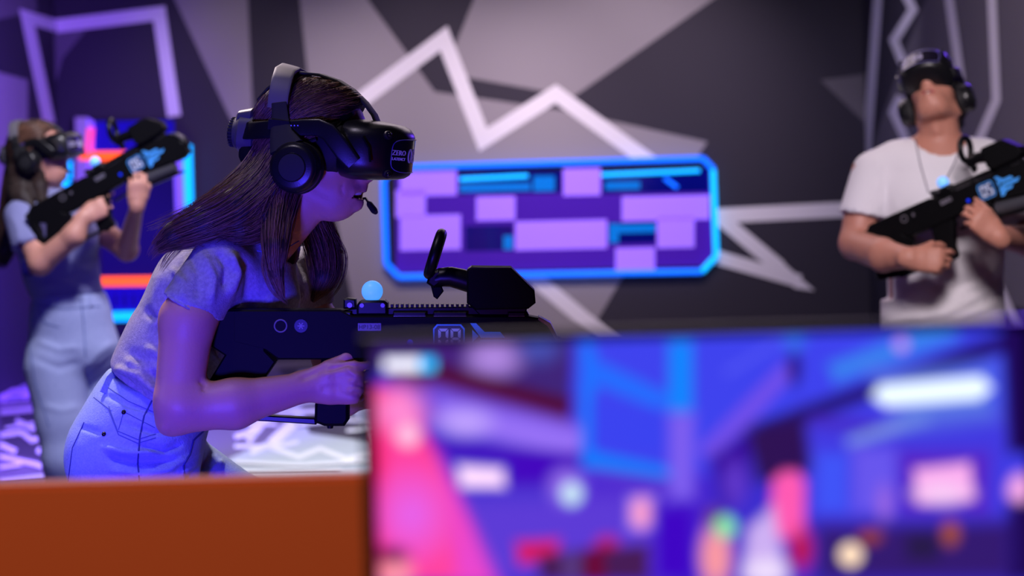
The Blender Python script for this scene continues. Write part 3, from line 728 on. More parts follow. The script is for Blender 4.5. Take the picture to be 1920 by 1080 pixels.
    for mid, fr_, q in ((-.0605,(.1035,-.0575),.0036),(-.081,(.0975,-.088),.0044)):
        MB().tube([tm(.066,.0335,-.064),tm(.091,.0185,mid),tm(fr_[0],0,fr_[1]),tm(.091,-.0185,mid),tm(.066,-.0335,-.064)], [q*.4,q,q*1.15,q,q*.4], 10).build('lip', M_LIP, body)
    MB().tube([m(482,470,-.085)-base1, m(515,475,-.09)-base1, m(545,461,-.075)-base1, m(560,452,-.02)-base1], .0011, 6).build('collar_seam', M_STITCH, body)
    # hair: scalp, solid locks, strands
    f = Field(axis(-.62,.004,-.26), axis(3.36,.004,3.74), axis(1.14,.004,1.64))
    p = lambda *a: HM @ Vector(a); R = HM.to_3x3()*(1/.95)
    f.ell(p(-.014,0,.037), (.1035,.0835,.0945), R, .02); f.ell(p(.032,0,.05), (.074,.072,.07), R, .03)
    f.ell(p(-.04,0,-.03), (.06,.072,.066), R, .03)
    f.half(p(.006,0,0), R @ Vector((.76,0,-.65)), .01)
    V0 = f.mesh(); scalp_f = f
    locks = [([m(542,272,-.045),m(508,337,-.06),m(450,388,-.08),m(385,420,-.09),m(330,440,-.09),m(290,466,-.09)], r(30,38,40,35,27,12)),
             ([m(522,262,.0),m(486,332,-.02),m(430,384,-.04),m(352,428,-.05),m(318,456,-.06)], r(30,36,36,26,10)),
             ([m(525,330,-.045),m(490,400,-.065),m(450,425,-.085),m(400,430,-.09)], r(40,40,30,14)),
             ([m(545,300,-.045),m(528,360,-.06),m(521,410,-.085),m(517,460,-.115),m(518,510,-.12),m(532,562,-.125)], r(30,32,26,21,13,3)),
             ([m(560,330,.08),m(590,420,.085),m(606,470,.07),m(608,520,.04),m(585,566,.02)], r(30,28,30,24,3)),
             ([m(520,330,.05),m(500,400,.03),m(470,430,-.0)], r(50,45,30))]
    for P, rr in locks:
        for i in range(len(P)-1): f.ecap(P[i], P[i+1], rr[i]*.9, rr[i+1]*.9, None, .012)
    hair = sculpt('hair', f, M_HAIRB, body, base1, 2)
    strands('hair_strands', locks[:5], HAIR, body, base1, 4600, .0006, 1, True, .10)['kind'] = 'stuff'
    wisp = [([m(470,330,-.06),m(400,372,-.08),m(330,405,-.09),m(272,428,-.09)], r(12,14,14,10)), ([m(420,370,-.08),m(350,420,-.09),m(300,462,-.09),m(280,486,-.09)], r(16,18,16,10)),
            ([m(515,440,-.11),m(500,490,-.12),m(512,540,-.125),m(540,572,-.125)], r(8,14,10,3)), ([m(612,430,.07),m(640,480,.06),m(630,530,.05),m(604,570,.03)], r(12,14,14,6)),
            ([m(400,420,-.09),m(350,450,-.09),m(318,480,-.09),m(300,510,-.09)], r(14,12,10,5))]
    strands('stray_hair', wisp, HAIR, body, base1, 260, .0004, 9, False)['kind'] = 'stuff'
    hb = bvh_of(hair)
    surface_strands('hair_strands', hb, lambda q: (q.uniform(480,700), q.uniform(136,270)),
                    lambda x, y: (-(1.0+max(0,(x-560))*.004), .35+max(0,(600-x))*.010), 2600, 80, HAIR, body, base1, .0006, 5, .003)['kind'] = 'stuff'
    return body
woman1 = build_woman1()
# ------------------------------------------------------------------ toy rifles with tracking ball and clipped-on controller
M_GUN = mat('matt_black_plastic', (6, 6, 9), 0.6, spec=0.14, bump=(900, 0.12, (1,1,1)))
M_GUN2 = mat('black_plastic_smooth', (9, 9, 13), 0.38, spec=0.3)
M_EDGE = mat('glint_and_fitting_metal', (130, 126, 136), 0.3, metal=0.7)  # screws and fittings, also the pale strips standing in for edge glints
M_PLATE = mat('grey_label', (120, 116, 128), 0.5)
M_PRINT = mat('print_dark', (34, 32, 44), 0.6)
M_DIG = mat('digit_pale', (214, 222, 240), 0.5, emit=(120, 170, 255), es=0.12)
M_NAVY = mat('badge_navy', (24, 44, 92), 0.5)
M_EMB = mat('emblem_blue', (70, 160, 235), 0.5, emit=(40, 120, 255), es=0.12)
M_BALL = mat('glow_ball', (150, 200, 255), 0.4, emit=(72, 160, 255), es=0.95)
GS = 3.45/F
def g2(x, y): return ((x-700)*GS, (630-y)*GS)
def gp(pts): return [g2(*p) for p in pts]
def g3(x, y, d=0.0): a, b = g2(x, y); return (a, d, b)
SEGS = {'0': 'abcdef', '8': 'abcdefg', '6': 'acdefg', '5': 'acdfg'}
def digit(mb, ch, cx, cy, wd, ht, th, y):
    h, v = wd/2, ht/2; q = th*.5; e = 1.2
    seg = {'a': [(-h+e,-v),(h-e,-v),(h-th,-v+th),(-h+th,-v+th)], 'd': [(-h+e,v),(h-e,v),(h-th,v-th),(-h+th,v-th)],
           'g': [(-h+th,-q),(h-th,-q),(h-q,0),(h-th,q),(-h+th,q),(-h+q,0)],
           'f': [(-h,-v+e),(-h+th,-v+th+e),(-h+th,-q-e),(-h+q*.6,-e*.7),(-h,-q)], 'b': [(h,-v+e),(h-th,-v+th+e),(h-th,-q-e),(h-q*.6,-e*.7),(h,-q)],
           'e': [(-h,v-e),(-h+th,v-th-e),(-h+th,q+e),(-h+q*.6,e*.7),(-h,q)], 'c': [(h,v-e),(h-th,v-th-e),(h-th,q+e),(h-q*.6,e*.7),(h,q)]}
    for s_ in SEGS[ch]: mb.prism(gp([(cx+a, cy+b) for a, b in seg[s_]]), y-.0006, y)
T = .0225
def make_gun():
    root = empty('toy_rifle')
    P = lambda name, poly, t, m, bev=.003, par=root, y=0: MB().prism(gp(poly), y-t, y+t, bev).build(name, m, par)
    P('receiver', [(440,579),(640,579),(662,590),(985,590),(1012,595),(1030,607),(1046,640),(1042,690),(1015,702),(985,700),(820,670),(700,672),(524,672),(500,655),(440,640)], T, M_GUN)
    st = P('stock', [(372,600),(398,579),(440,579),(500,581),(500,655),(520,676),(446,786),(368,768),(362,752),(374,748),(424,664),(389,641),(384,700),(376,745),(362,750)], T*.985, M_GUN)
    P('butt_pad', [(362,598),(374,592),(380,640),(374,756),(358,768),(352,760)], T*.98, M_GUN2, .004)
    P('lower_bar', [(430,770),(505,778),(592,783),(594,795),(505,789),(430,786)], T*.5, M_GUN2, .002)
    P('grip', [(604,668),(690,668),(676,712),(664,740),(655,758),(655,786),(647,797),(610,797),(591,790),(592,757),(600,715)], T*.78, M_GUN, .005)
    MB().cyl(g3(619,794), g3(619,803), .0065, 14, .005).build('grip_screw', M_GUN2, root)
    P('trigger', [(686,668),(696,668),(694,690),(688,704),(682,702),(688,688)], .005, M_GUN2, .0015)
    P('trigger_guard', [(690,712),(700,708),(760,706),(772,690),(772,668),(780,668),(780,694),(766,714),(700,718)], .007, M_GUN2, .002)
    P('magazine_housing', [(790,668),(838,668),(838,712),(800,712)], T*.85, M_GUN, .003)
    MB().cyl(g3(842,700), g3(968,716), .022, 24, .021, .003).build('foregrip_tube', mat('foregrip_grey', (66,66,74), .4), root)
    P('under_rail', [(842,722),(985,738),(985,748),(842,732)], .012, M_GUN2, .002)
    MB().cyl(g3(1030,650), g3(1052,652), .024, 24, .019, .003).build('muzzle', M_GUN2, root)
    P('front_cap', [(1010,592),(1032,604),(1050,640),(1046,644),(1026,610),(1008,598)], T*1.03, M_EDGE, .001)
    # rail, teeth, side plates
    P('top_rail', [(640,582),(668,577),(880,574),(985,578),(992,590),(662,592)], .011, M_GUN2, .002)
    mb = MB()
    for k in range(16): mb.prism(gp([(733+9.4*k,569.5),(738+9.4*k,569.5),(738+9.4*k,576),(733+9.4*k,576)]), -.0105, .0105, .0006)
    mb.build('rail_teeth', M_GUN2, root)
    for a, b in ((629,660),(738,800),(813,876),(952,985)):
        P('side_plate', [(a,583),(b,583),(b,592),(a,592)], T*.9, M_GUN2, .002); P('plate_edge_glint', [(a+1,590.5),(b-1,590.5),(b-1,592.5),(a+1,592.5)], T*.93, M_EDGE, .0003)  # pale strip puts the specular glint along each plate's lower edge
    P('rear_block', [(645,560),(653,558),(668,560),(669,578),(645,578)], .014, M_GUN2, .003)
    MB().cyl(g3(657,571,-.014), g3(657,571,-.0165), .0045, 14).build('block_screw', M_EDGE, root)
    P('ball_mount', [(674,565),(680,562),(722,562),(728,567),(728,590),(670,590),(670,572)], .02, M_GUN2, .004)
    for x in (680,719): MB().cyl(g3(x,571,-.020), g3(x,571,-.0218), .0038, 12).build('mount_screw', M_EDGE, root)
    MB().ball(g3(698,546), .0185, 32, 20).build('tracking_ball', M_BALL, root)
    # controller: ring, handle, trigger, cover box
    ring = MB(); a = Vector((.95,0,-.30)).normalized(); ring.torus(g3(816,476), a, .0365, .0095, 40, 12)
    ring.build('controller_ring', M_GUN2, root)
    MB().tube([g3(900,536),g3(866,524),g3(845,519),g3(826,520),g3(806,527)], [.0175,.0185,.0175,.0165,.012], 18).build('controller_handle', M_GUN2, root)
    P('controller_neck', [(806,512),(822,505),(834,512),(828,530),(814,540),(800,530)], .014, M_GUN2, .004)
    P('controller_trigger', [(808,536),(828,536),(832,546),(820,561),(813,556)], .007, M_GUN, .002)
    for x, y in ((826,507),(838,503),(850,504)): MB().cyl(g3(x,y+6), g3(x-1,y-2), .0045, 12).build('controller_button', M_GUN2, root)
    P('controller_cover', [(876,505),(884,499),(958,500),(1002,543),(1004,566),(990,577),(892,579),(876,566)], .03, M_GUN, .003)
    P('cover_edge', [(877,503.5),(884,499),(958,500),(959,503),(884,502.5)], .0292, M_GUN2, .0006)
    P('cover_foot', [(884,574),(990,573),(984,590),(900,590)], .017, M_GUN2, .002)
    # marks on the right-hand side
    MB().torus(g3(529,609,-T), (0,1,0), .0105, .0013, 32, 8).build('sight_ring', M_PLATE, root)
    MB().cyl(g3(567,609,-T+.001), g3(567,609,-T-.0012), .0115, 24).build('bolt_head', M_GUN2, root)
    mb = MB()
    for k in range(3):
        an = math.pi*k/3; d = Vector((math.cos(an),0,math.sin(an)))*.006; c = Vector(g3(567,609,-T-.0016)); n = Vector((-d.z,0,d.x))*.18
        mb.add([c-d-n,c+d-n,c+d+n,c-d+n], [(0,1,2,3)])
    mb.build('bolt_star', M_PLATE, root)
    pl_ = P('label_plate', [(673,604),(716,604),(716,618),(673,618)], .0006, M_PLATE, 0, root, -T)
    MB().text('HP13-08', .0105, Matrix.Translation(g3(694.5,611.4,-T-.0009)) @ Matrix.Rotation(math.pi/2,4,'X')).build('label_text', M_PRINT, pl_, False)
    mb = MB()
    for poly in ([(882,604),(893,604),(909,620),(938,620),(947,631),(902,631)], [(886,616),(886,640),(898,628)],
                 [(900,635),(967,635),(955,646),(910,646),(902,641)], [(886,644),(898,638),(912,650),(936,650),(928,660),(908,660),(894,672),(884,672)]):
        mb.prism(gp(poly), -T-.0008, -T)
    mb.build('emblem', M_EMB, root)
    MB().cyl(g3(770,640,-T+.001), g3(770,640,-T-.0015), .0055, 16).build('blue_button', mat('button_blue', (20,50,220), .4, emit=(10,40,255), es=.5), root)
    return root
def badge(root, num):
    b = MB().prism(gp([(813,614),(820,606),(865,606),(872,614),(872,652),(865,660),(820,660),(813,652)]), -T-.0005, -T).build('number_badge', M_NAVY, root)
    o = [(813,614),(820,606),(865,606),(872,614),(872,652),(865,660),(820,660),(813,652)]; mb = MB()
    for i in range(8):
        a, c = Vector(o[i]), Vector(o[(i+1)%8]); mid = Vector((842.5,633))
        mb.prism(gp([a, c, c+(mid-c)*.09, a+(mid-a)*.09]), -T-.0009, -T-.0005)
    mb.build('badge_outline', M_EMB, b)
    mb = MB(); digit(mb, num[0], 832, 633, 19, 38, 5.2, -T-.0006); digit(mb, num[1], 855, 633, 19, 38, 5.2, -T-.0006)
    mb.build('badge_digits', M_DIG, b, False)
gun = make_gun()
def place_gun(root, M, num, label):
    tag(root, label, 'toy rifle', 'toy rifles held by the players'); root.matrix_world = M; badge(root, num); return root
gun2, gun3 = copy_tree(gun), copy_tree(gun)
gx = (at(800,630,3.45)-at(700,630,3.45)).normalized()
place_gun(gun, frame(at(700,630,3.45), gx, (SR,0,CR)), '08', 'black toy rifle marked 08 held by the woman in the foreground')

# ------------------------------------------------------------------ headset and headphones, built around a head at the origin (x forward, y left, z up)
M_HS = mat('headset_black', (20, 20, 24), 0.33, bump=(600, 0.06, (1,1,1)))
M_HS2 = mat('headset_soft_black', (20, 20, 24), 0.7)
M_HSG = mat('headset_grey', (74, 72, 79), 0.5)
M_GLOSS = mat('headset_gloss', (22, 22, 27), 0.12, coat=0.6)
M_BAND = mat('headphone_band_grey', (98, 95, 102), 0.6)
M_TXT = mat('badge_print', (206, 200, 226), 0.5, emit=(140,120,255), es=.1)
def bend(y): return .040*min(1.2, (y/.085)**2)
def sring(x, zc, hz, hy, n=40, e=.55):
    out = []
    for j in range(n):
        t = 2*math.pi*j/n; c, s = math.cos(t), math.sin(t)
        y = math.copysign(abs(c)**e, c)*hy; z = zc+math.copysign(abs(s)**e, s)*hz
        out.append((x-bend(y)*max(0,min(1,(x-.085)/.095)), y, z))
    return out
def make_headset():
    root = empty('vr_headset')
    R = [sring(*a) for a in ((.066,.011,.046,.074),(.072,.011,.052,.081),(.088,.011,.0535,.086),(.11,.0115,.053,.088),(.14,.012,.050,.086),(.16,.0125,.0475,.082),
         (.171,.0115,.0435,.077),(.1785,.0105,.037,.071),(.1815,.0105,.031,.064),(.182,.0125,.02,.04),(.1822,.0125,.006,.012))]
    MB().rings(R).build('visor', M_HS, root)
    G = [sring(x, z, hz, hy, 36, .75) for x, z, hz, hy in ((.012,.02,.046,.071),(.03,.015,.056,.0775),(.05,.012,.059,.079),(.066,.011,.054,.078),(.078,.011,.046,.07))]
    MB().rings(G, False).build('face_cushion', M_HS2, root)
    MB().tube([(.048,-.066,.046),(.056,-.056,.06),(.064,-.034,.069),(.068,0,.072),(.064,.034,.069),(.056,.056,.06),(.048,.066,.046)], .012, 14).build('brow_cushion', M_HS, root)
    fx = lambda y, e=.0012: .1822-bend(y)+e
    # front label: rounded outline, words and number following the curved front
    mb = MB(); n = 72; pts = []
    for j in range(n):
        t = 2*math.pi*j/n; c, s = math.cos(t), math.sin(t); pts.append((math.copysign(abs(c)**.42, c)*.062, .009+math.copysign(abs(s)**.42, s)*.029))
    pl_ = MB(); 
    for y0 in np.linspace(-.058,.054,15):
        y1 = y0+.008; zz = lambda y: .0275 if abs(y) < .05 else .0275-.012*((abs(y)-.05)/.01)**2
        pl_.add([(fx(y0,.0006),y0,.009-zz(y0)),(fx(y1,.0006),y1,.009-zz(y1)),(fx(y1,.0006),y1,.009+zz(y1)),(fx(y0,.0006),y0,.009+zz(y0))], [(0,1,2,3)])
    lab = pl_.build('front_label', mat('label_dark_violet', (24,20,38), .22, coat=.5), root)
    mb.tube([(fx(y), y, z) for y, z in pts]+[(fx(pts[0][0]), *pts[0])], .0008, 6).build('label_outline', mat('label_rim', (120,112,196), .4), lab)
    mt = MB(); I = Matrix(((0,0,1,0),(1,0,0,0),(0,1,0,0),(0,0,0,1)))
    mt.text('ZERO', .0125, Matrix.Translation((0,-.0455,.0135)) @ I); mt.text('LATENCY', .0072, Matrix.Translation((0,-.045,.003)) @ I)
    mt.v = [Vector((fx(v.y, .0012+v.x), v.y, v.z)) for v in mt.v]
    mt.build('label_print', M_TXT, lab, False)
    for y, z in ((-.066,.043),(.066,.043),(-.060,-.024),(.060,-.024)):
        c = Vector((fx(y)-.006, y, z)); d = Vector((.7,.7 if y > 0 else -.7,.25 if z > 0 else -.25)).normalized()
        k = MB().cyl(c-d*.008, c+d*.004, .0085, 20, .0075, .001).build('camera_pod', M_HS2, root); MB().ball(c+d*.004, .0045, 14, 8).build('camera_lens', M_GLOSS, k)
    for q in (-1, 1):
        Y = q*.09
        arm = MB().tube([(-.03,q*.084,.033),(.008,Y,.040),(.034,Y,.043),(.054,q*.092,.037),(.07,q*.092,.022),(.086,q*.091,.005),(.104,q*.088,-.012)], [.0145,.0145,.015,.016,.0165,.0165,.014], 16, flat=(1,.36,(.3,0,1)))
        a = arm.build('side_arm', M_HS, root)
        for k in range(3): MB().ball((-.014+.006*k, q*.0955, .041+.0006*k), .0012, 8, 6).build('indicator_light', mat('indicator_violet', (90,80,255), .4, emit=(80,70,255), es=.6), a)
        MB().tube([(-.03,q*.084,.034),(-.06,q*.082,.029),(-.09,q*.068,.024),(-.118,q*.04,.02)], .0155, 16, flat=(1,.3,(.2,0,1))).build('rear_strap', M_HS, root)
        MB().tube([(.03,q*.083,.022),(.0,q*.087,.008),(-.03,q*.086,.006)], .004, 8).build('audio_cable', M_HS2, root)
        MB().tube([(.115,q*.0895,.035),(.128,q*.09,.018),(.133,q*.0895,-.006)], .0022, 8).build('shell_groove', M_GLOSS, root)
    B = [sring(x, z, hz, hy, 32, .6) for x, z, hz, hy in ((-.096,.018,.03,.045),(-.1,.018,.036,.052),(-.128,.016,.036,.05),(-.134,.016,.03,.045))]
    MB().rings(B).build('rear_housing', M_HSG, root)
    B = [sring(x, z, hz, hy, 32, .6) for x, z, hz, hy in ((-.104,.048,.008,.04),(-.108,.05,.014,.046),(-.134,.044,.013,.04),(-.138,.042,.009,.034))]
    MB().rings(B).build('rear_top_cover', M_HSG, root)
    B = [sring(x, z, hz, hy, 32, .6) for x, z, hz, hy in ((-.094,-.02,.022,.042),(-.1,-.02,.028,.05),(-.118,-.016,.026,.046),(-.124,-.014,.02,.04))]
    MB().rings(B).build('battery_pack', M_HS, root)
    MB().cyl((-.132,0,.016), (-.146,0,.0155), .034, 32, .03, .002).build('dial_base', M_HSG, root)
    d = MB(); d.cyl((-.145,0,.0155), (-.156,0,.015), .026, 32, .025, .002)
    for k in range(28):
        an = 2*math.pi*k/28; d.box((-.155,math.cos(an)*.026-.001,.015+math.sin(an)*.026-.001), (-.146,math.cos(an)*.026+.001,.015+math.sin(an)*.026+.001))
    d.build('dial', M_HS2, root)
    MB().tube([(.116,0,.056),(.106,0,.074),(.087,0,.094),(.062,0,.113),(.034,0,.1265),(0,0,.134),(-.035,0,.134),(-.068,0,.12),(-.092,0,.1),(-.108,0,.078),(-.114,0,.05)], .016, 12, flat=(.18,1,(.3,0,1))).build('top_strap', M_HS2, root)
    return root
def make_phones():
    root = empty('headphones')
    band = MB().tube([(-.046,-.083,.068),(-.046,-.0835,.09),(-.048,-.07,.117),(-.053,-.045,.134),(-.058,0,.1415),(-.053,.045,.134),(-.048,.07,.117),(-.046,.0835,.09),(-.046,.083,.068)], .0185, 16, flat=(1,.26,(1,0,-.15)))
    band.build('headband', M_BAND, root)
    for q in (-1, 1):
        MB().tube([(-.043,q*.085,.078),(-.037,q*.087,.05),(-.03,q*.094,.025),(-.016,q*.1,.002)], [.014,.016,.021,.031], 14, flat=(1,.32,(1,0,.25))).build('slider', M_HS2, root)
        MB().box((-.056,q*.09-.006,.03), (-.018,q*.09+.006,.048)).build('hinge', M_HS, root)
        c = Vector((.003, q*.088, -.030)); ax = Vector((0,q,0))
        MB().torus(c-ax*.004, ax, .032, .0155, 36, 12).build('ear_cushion', M_HS2, root)
        cup = MB().tube2([c+ax*.002, c+ax*.012, c+ax*.022, c+ax*.029, c+ax*.031], [.045,.046,.0435,.0385,.0345], ax, 40).build('ear_cup', M_HS, root)
        MB().tube2([c+ax*.029, c+ax*.0335, c+ax*.034], [.0245,.0235,.02], ax, 32).build('cup_cap', M_HS2, cup)
        MB().torus(c+ax*.0305, ax, .0245, .0012, 36, 8).build('cap_rim', M_GLOSS, cup)
        MB().torus(c+ax*.0245, ax, .0412, .0009, 36, 8).build('cup_rim', M_GLOSS, cup)
    boom = MB().tube([(-.02,.112,-.06),(.02,.105,-.098),(.062,.075,-.1),(.09,.036,-.078),(.106,.002,-.0745),(.12,-.016,-.084)], [.003,.0026,.0024,.0022,.0022,.0022], 10).build('microphone_boom', M_HS, root)
    MB().tube([(.115,-.010,-.0805),(.119,-.015,-.083),(.133,-.031,-.092),(.138,-.036,-.095)], [.003,.0056,.0062,.004], 14).build('microphone', M_HS2, boom)
    return root
hset, phon = make_headset(), make_phones()
H1 = frame(head_c, (math.cos(hp)*math.cos(hy), -math.cos(hp)*math.sin(hy), -math.sin(hp)), (0,0,1))
def place_head_gear(a, b, M, la, lb, num):
    mt = MB(); mt.text(num, .036, Matrix.Translation((0,-.004,.008)) @ Matrix(((0,0,1,0),(1,0,0,0),(0,1,0,0),(0,0,0,1))))
    mt.v = [Vector((.1834-bend(v.y)+v.x, v.y, v.z)) for v in mt.v]
    mt.build('label_number', M_TXT, [c for c in kids(a) if c.name.startswith('front_label')][0], False)
    a.matrix_world = M; b.matrix_world = M
    tag(a, la, 'vr headset', 'headsets worn by the players'); tag(b, lb, 'headphones', 'headphones worn by the players')
hset2, phon2, hset3, phon3 = copy_tree(hset), copy_tree(phon), copy_tree(hset), copy_tree(phon)
place_head_gear(hset, phon, H1, 'black headset with lettered front label on the woman in the foreground', 'dark headphones with grey band and microphone boom on the foreground woman', '08')
# ------------------------------------------------------------------ the woman at the left, further back
YL = 7.2
def l(px, py, dy=0.0): return at(px, py, YL+dy)
def lr(*a): return [x*YL/F for x in a] if len(a) > 1 else a[0]*YL/F
q1 = math.radians(27)
GD = Vector((math.cos(q1)*.99, -.12, math.sin(q1))).normalized()
GM = frame((0,0,0), GD, (0,0,1))
GM.translation = at(178, 303, YL-.24) - (GM.to_3x3() @ Vector(g3(698,546)))
place_gun(gun2, GM, '06', 'black toy rifle marked 06 raised by the woman at the left')
HL = frame(l(72,290,-.03), (math.cos(.157)*math.cos(.26), -math.cos(.157)*math.sin(.26), math.sin(.157)), (0,0,1), 0.94)
place_head_gear(hset2, phon2, HL, 'black headset with shiny front on the woman at the left', 'dark headphones on the woman at the left beside the portal', '06')
base2 = Vector((l(130,900).x, YL, 0))
def build_woman2():
    gl = lambda x, y, d=0.0: GM @ Vector(g3(x, y, d))
    RH = frame(gl(572,716,-.040), GD+Vector((0,.25,0)), (-.1,-1,.1)); RH = Matrix(RH)
    LH = frame(l(257,384,-.30), (.08,-.1,1), (.3,-1,-.1))
    f = Field(axis(l(-45,0).x,.0065,l(330,0).x), axis(YL-.42,.0065,YL+.28), axis(.02,.012,.96,.0065,1.72))
    U = (1,-.3,0)
    f.ecap(l(127,548), l(113,500), (lr(56),.10), (lr(58),.105), U, .02); f.ecap(l(113,500), l(104,445), (lr(58),.105), (lr(62),.11), U, .03)
    f.ecap(l(104,445), l(88,400), (lr(62),.11), (lr(56),.10), U, .03); f.ecap(l(130,560), l(137,650), (lr(58),.10), (lr(80),.12), U, .03)
    K1, A1 = l(120,860,-.12), Vector((l(128,1060).x, YL-.02, .09)); K2, A2 = l(222,870,.0), Vector((l(215,1060).x, YL+.12, .09))
    f.ecap(l(108,690,-.05), K1, .08, .05, None, .03); f.ecap(K1, A1, .05, .036, None, .02)
    f.ecap(l(178,690,.06), K2, .08, .05, None, .03); f.ecap(K2, A2, .05, .036, None, .02)
    f.ecap(l(86,390,.0), l(80,318,-.02), .056, .05, None, .03); add_head(f, HL, .93, .004)
    f.ecap(l(42,405,-.12), l(76,493,-.24), .05, .042, None, .02); f.ecap(l(76,493,-.24), l(140,440,-.28), (lr(21),lr(21)), (lr(20),lr(18)), None, .02)
    f.ecap(l(140,440,-.28), RH.translation, lr(20), lr(13), None, .02); add_hand(f, RH, 1, ((.2,.3,.2),(.8,1.1,.7),(.9,1.1,.7),(.95,1.1,.7)), (.35,1.0), .92)
    f.ecap(l(150,405,.13), l(238,468,-.04), .048, .04, None, .02); f.ecap(l(238,468,-.04), LH.translation, lr(20), lr(12), None, .02)
    add_hand(f, LH, -1, ((.5,1.1,.7),(.5,1.1,.7),(.55,1.1,.7),(.6,1.1,.7)), (.3,.35), .92, .03)
    body = sculpt('person', f, M_SKIN, None, base2, 2); body.location = base2
    tag(body, 'woman at far left in slate t-shirt and pale jeans raising a toy rifle', 'person', 'players in the arena')
    f = Field(axis(l(-45,0).x,.008,l(260,0).x), axis(YL-.36,.008,YL+.30), axis(.95,.008,1.45))
    f.ecap(l(127,560), l(113,500), (lr(68),.125), (lr(69),.125), U, .03); f.ecap(l(113,500), l(104,445), (lr(69),.125), (lr(73),.13), U, .03)
    f.ecap(l(104,445), l(88,402), (lr(73),.13), (lr(62),.115), U, .03); f.ell(l(140,450,-.07), (.085,.07,.07), None, .04)
    f.half(l(127,553), (.05,0,-1), .008)
    f.ecap(l(40,405,-.11), l(56,455,-.18), .062, .067, None, .03); f.ecap(l(150,405,.13), l(190,432,.06), .058, .06, None, .03)
    f.half(l(43,465,-.18), (.48,-.25,-.85), .003, l(-40,520,-.3), (l(66,400).x, YL-.06, 1.3))
    f.ecap(l(60,462,-.19), l(80,505,-.25), .052, .05, None, .002, 's')
    S = [([(180,440),(150,480),(120,500)],9,.006),([(185,470),(150,505),(110,525)],8,-.006),([(70,540),(110,530),(160,540)],8,.006),([(190,520),(160,530),(130,535)],6,-.005),
         ([(20,400),(34,430),(36,455)],6,.004),([(120,470),(140,500),(180,510)],7,.005)]
    sculpt('t_shirt', f, M_TEE2, body, base2, 2, S)
    f = Field(axis(l(0,0).x,.008,l(300,0).x), axis(YL-.32,.008,YL+.36), axis(.05,.014,.6,.008,1.10))
    f.ecap(l(128,548), l(132,590), (lr(64),.122), (lr(74),.13), U, .02); f.ecap(l(132,590), l(137,650), (lr(74),.13), (lr(90),.145), U, .03)
    f.ecap(l(106,690,-.05), l(118,790,-.09), lr(60), lr(48), None, .03); f.ecap(l(118,790,-.09), K1, lr(48), lr(38), None, .03); f.ecap(K1, A1, lr(38), .06, None, .03)
    f.ecap(l(180,690,.06), l(205,790,.03), lr(56), lr(46), None, .03); f.ecap(l(205,790,.03), K2, lr(46), lr(38), None, .03); f.ecap(K2, A2, lr(38), .06, None, .03)
    f.half(l(128,550), (0,0,1), .004, (-3,5,.95), (0,9,1.3)); f.half((0,0,.085), (0,0,-1), .003, (-3,5,0), (0,9,.2))
    S = [([(70,640),(110,655),(150,650)],6,.006),([(60,670),(110,690),(150,680)],7,-.006),([(215,640),(180,665),(162,690)],7,.006),([(225,660),(190,690),(165,700)],6,-.006),
         ([(163,690),(166,720),(168,760)],6,-.012),([(80,760),(115,770),(150,762)],7,.005),([(155,560),(158,620),(160,680)],3,-.006)]
    j = sculpt('jeans', f, M_DENIM2, body, base2, 2, S); b = bvh_of(j)
    for nm, pts in (('fly_seam',[(150,556),(156,600),(160,670)]),('waistband_seam',[(68,572),(120,580),(188,574)]),('pocket_stitch',[(72,580),(84,606),(112,614)]),('side_seam',[(66,590),(56,650),(66,720),(92,800)])):
        P = on_surface(b, pts, 0, 4)
        if len(P) > 1: MB().tube([p_-base2 for p_ in P], .002, 6).build(nm, M_STITCH, body)
    for x in (100, 168):
        P = on_surface(b, [(x,554),(x+2,574)], .003, 4)
        if len(P) > 1: MB().tube([p_-base2 for p_ in P], .006, 8).build('belt_loop', M_DENIM2, body)
    shoes(body, base2, ((A1,(.8,-.5,0)),(A2,(.9,-.3,0))))
    f = Field(axis(l(-50,0).x,.006,l(170,0).x), axis(YL-.25,.006,YL+.22), axis(1.14,.006,1.72))
    p = lambda *a: HL @ Vector(a); R = HL.to_3x3()*(1/.94)
    f.ell(p(-.014,0,.037), (.104,.084,.096), R, .02); f.ell(p(.03,0,.045), (.068,.072,.068), R, .03); f.ell(p(-.05,0,-.02), (.07,.076,.08), R, .03)
    f.half(p(.012,0,0), R @ Vector((.76,0,-.65)), .01)
    locks = [([l(45,300,-.05),l(44,340,-.06),l(46,372,-.10),l(58,385,-.13)], lr(26,26,22,8)), ([l(42,300,.03),l(36,350,.02),l(22,410,.03),l(8,470,.03),l(2,505,.02)], lr(30,32,26,20,6)),
             ([l(70,320,-.075),l(74,350,-.085),l(80,385,-.12)], lr(16,15,6)), ([l(85,320,.07),l(96,355,.05),l(98,385,.0)], lr(16,16,8))]
    for P, rr in locks:
        for i in range(len(P)-1): f.ecap(P[i], P[i+1], rr[i]*.92, rr[i+1]*.92, None, .012)
    hair = sculpt('hair', f, M_HAIRB, body, base2, 2)
    strands('hair_strands', locks, [M_H1, M_HAIRB], body, base2, 1100, .0011, 4)['kind'] = 'stuff'
    surface_strands('hair_strands', bvh_of(hair), lambda q: (q.uniform(22,125), q.uniform(218,285)), lambda x, y: (-1, .5), 600, 40, [M_H2, M_H3], body, base2, .001, 8, .003)['kind'] = 'stuff'
build_woman2()

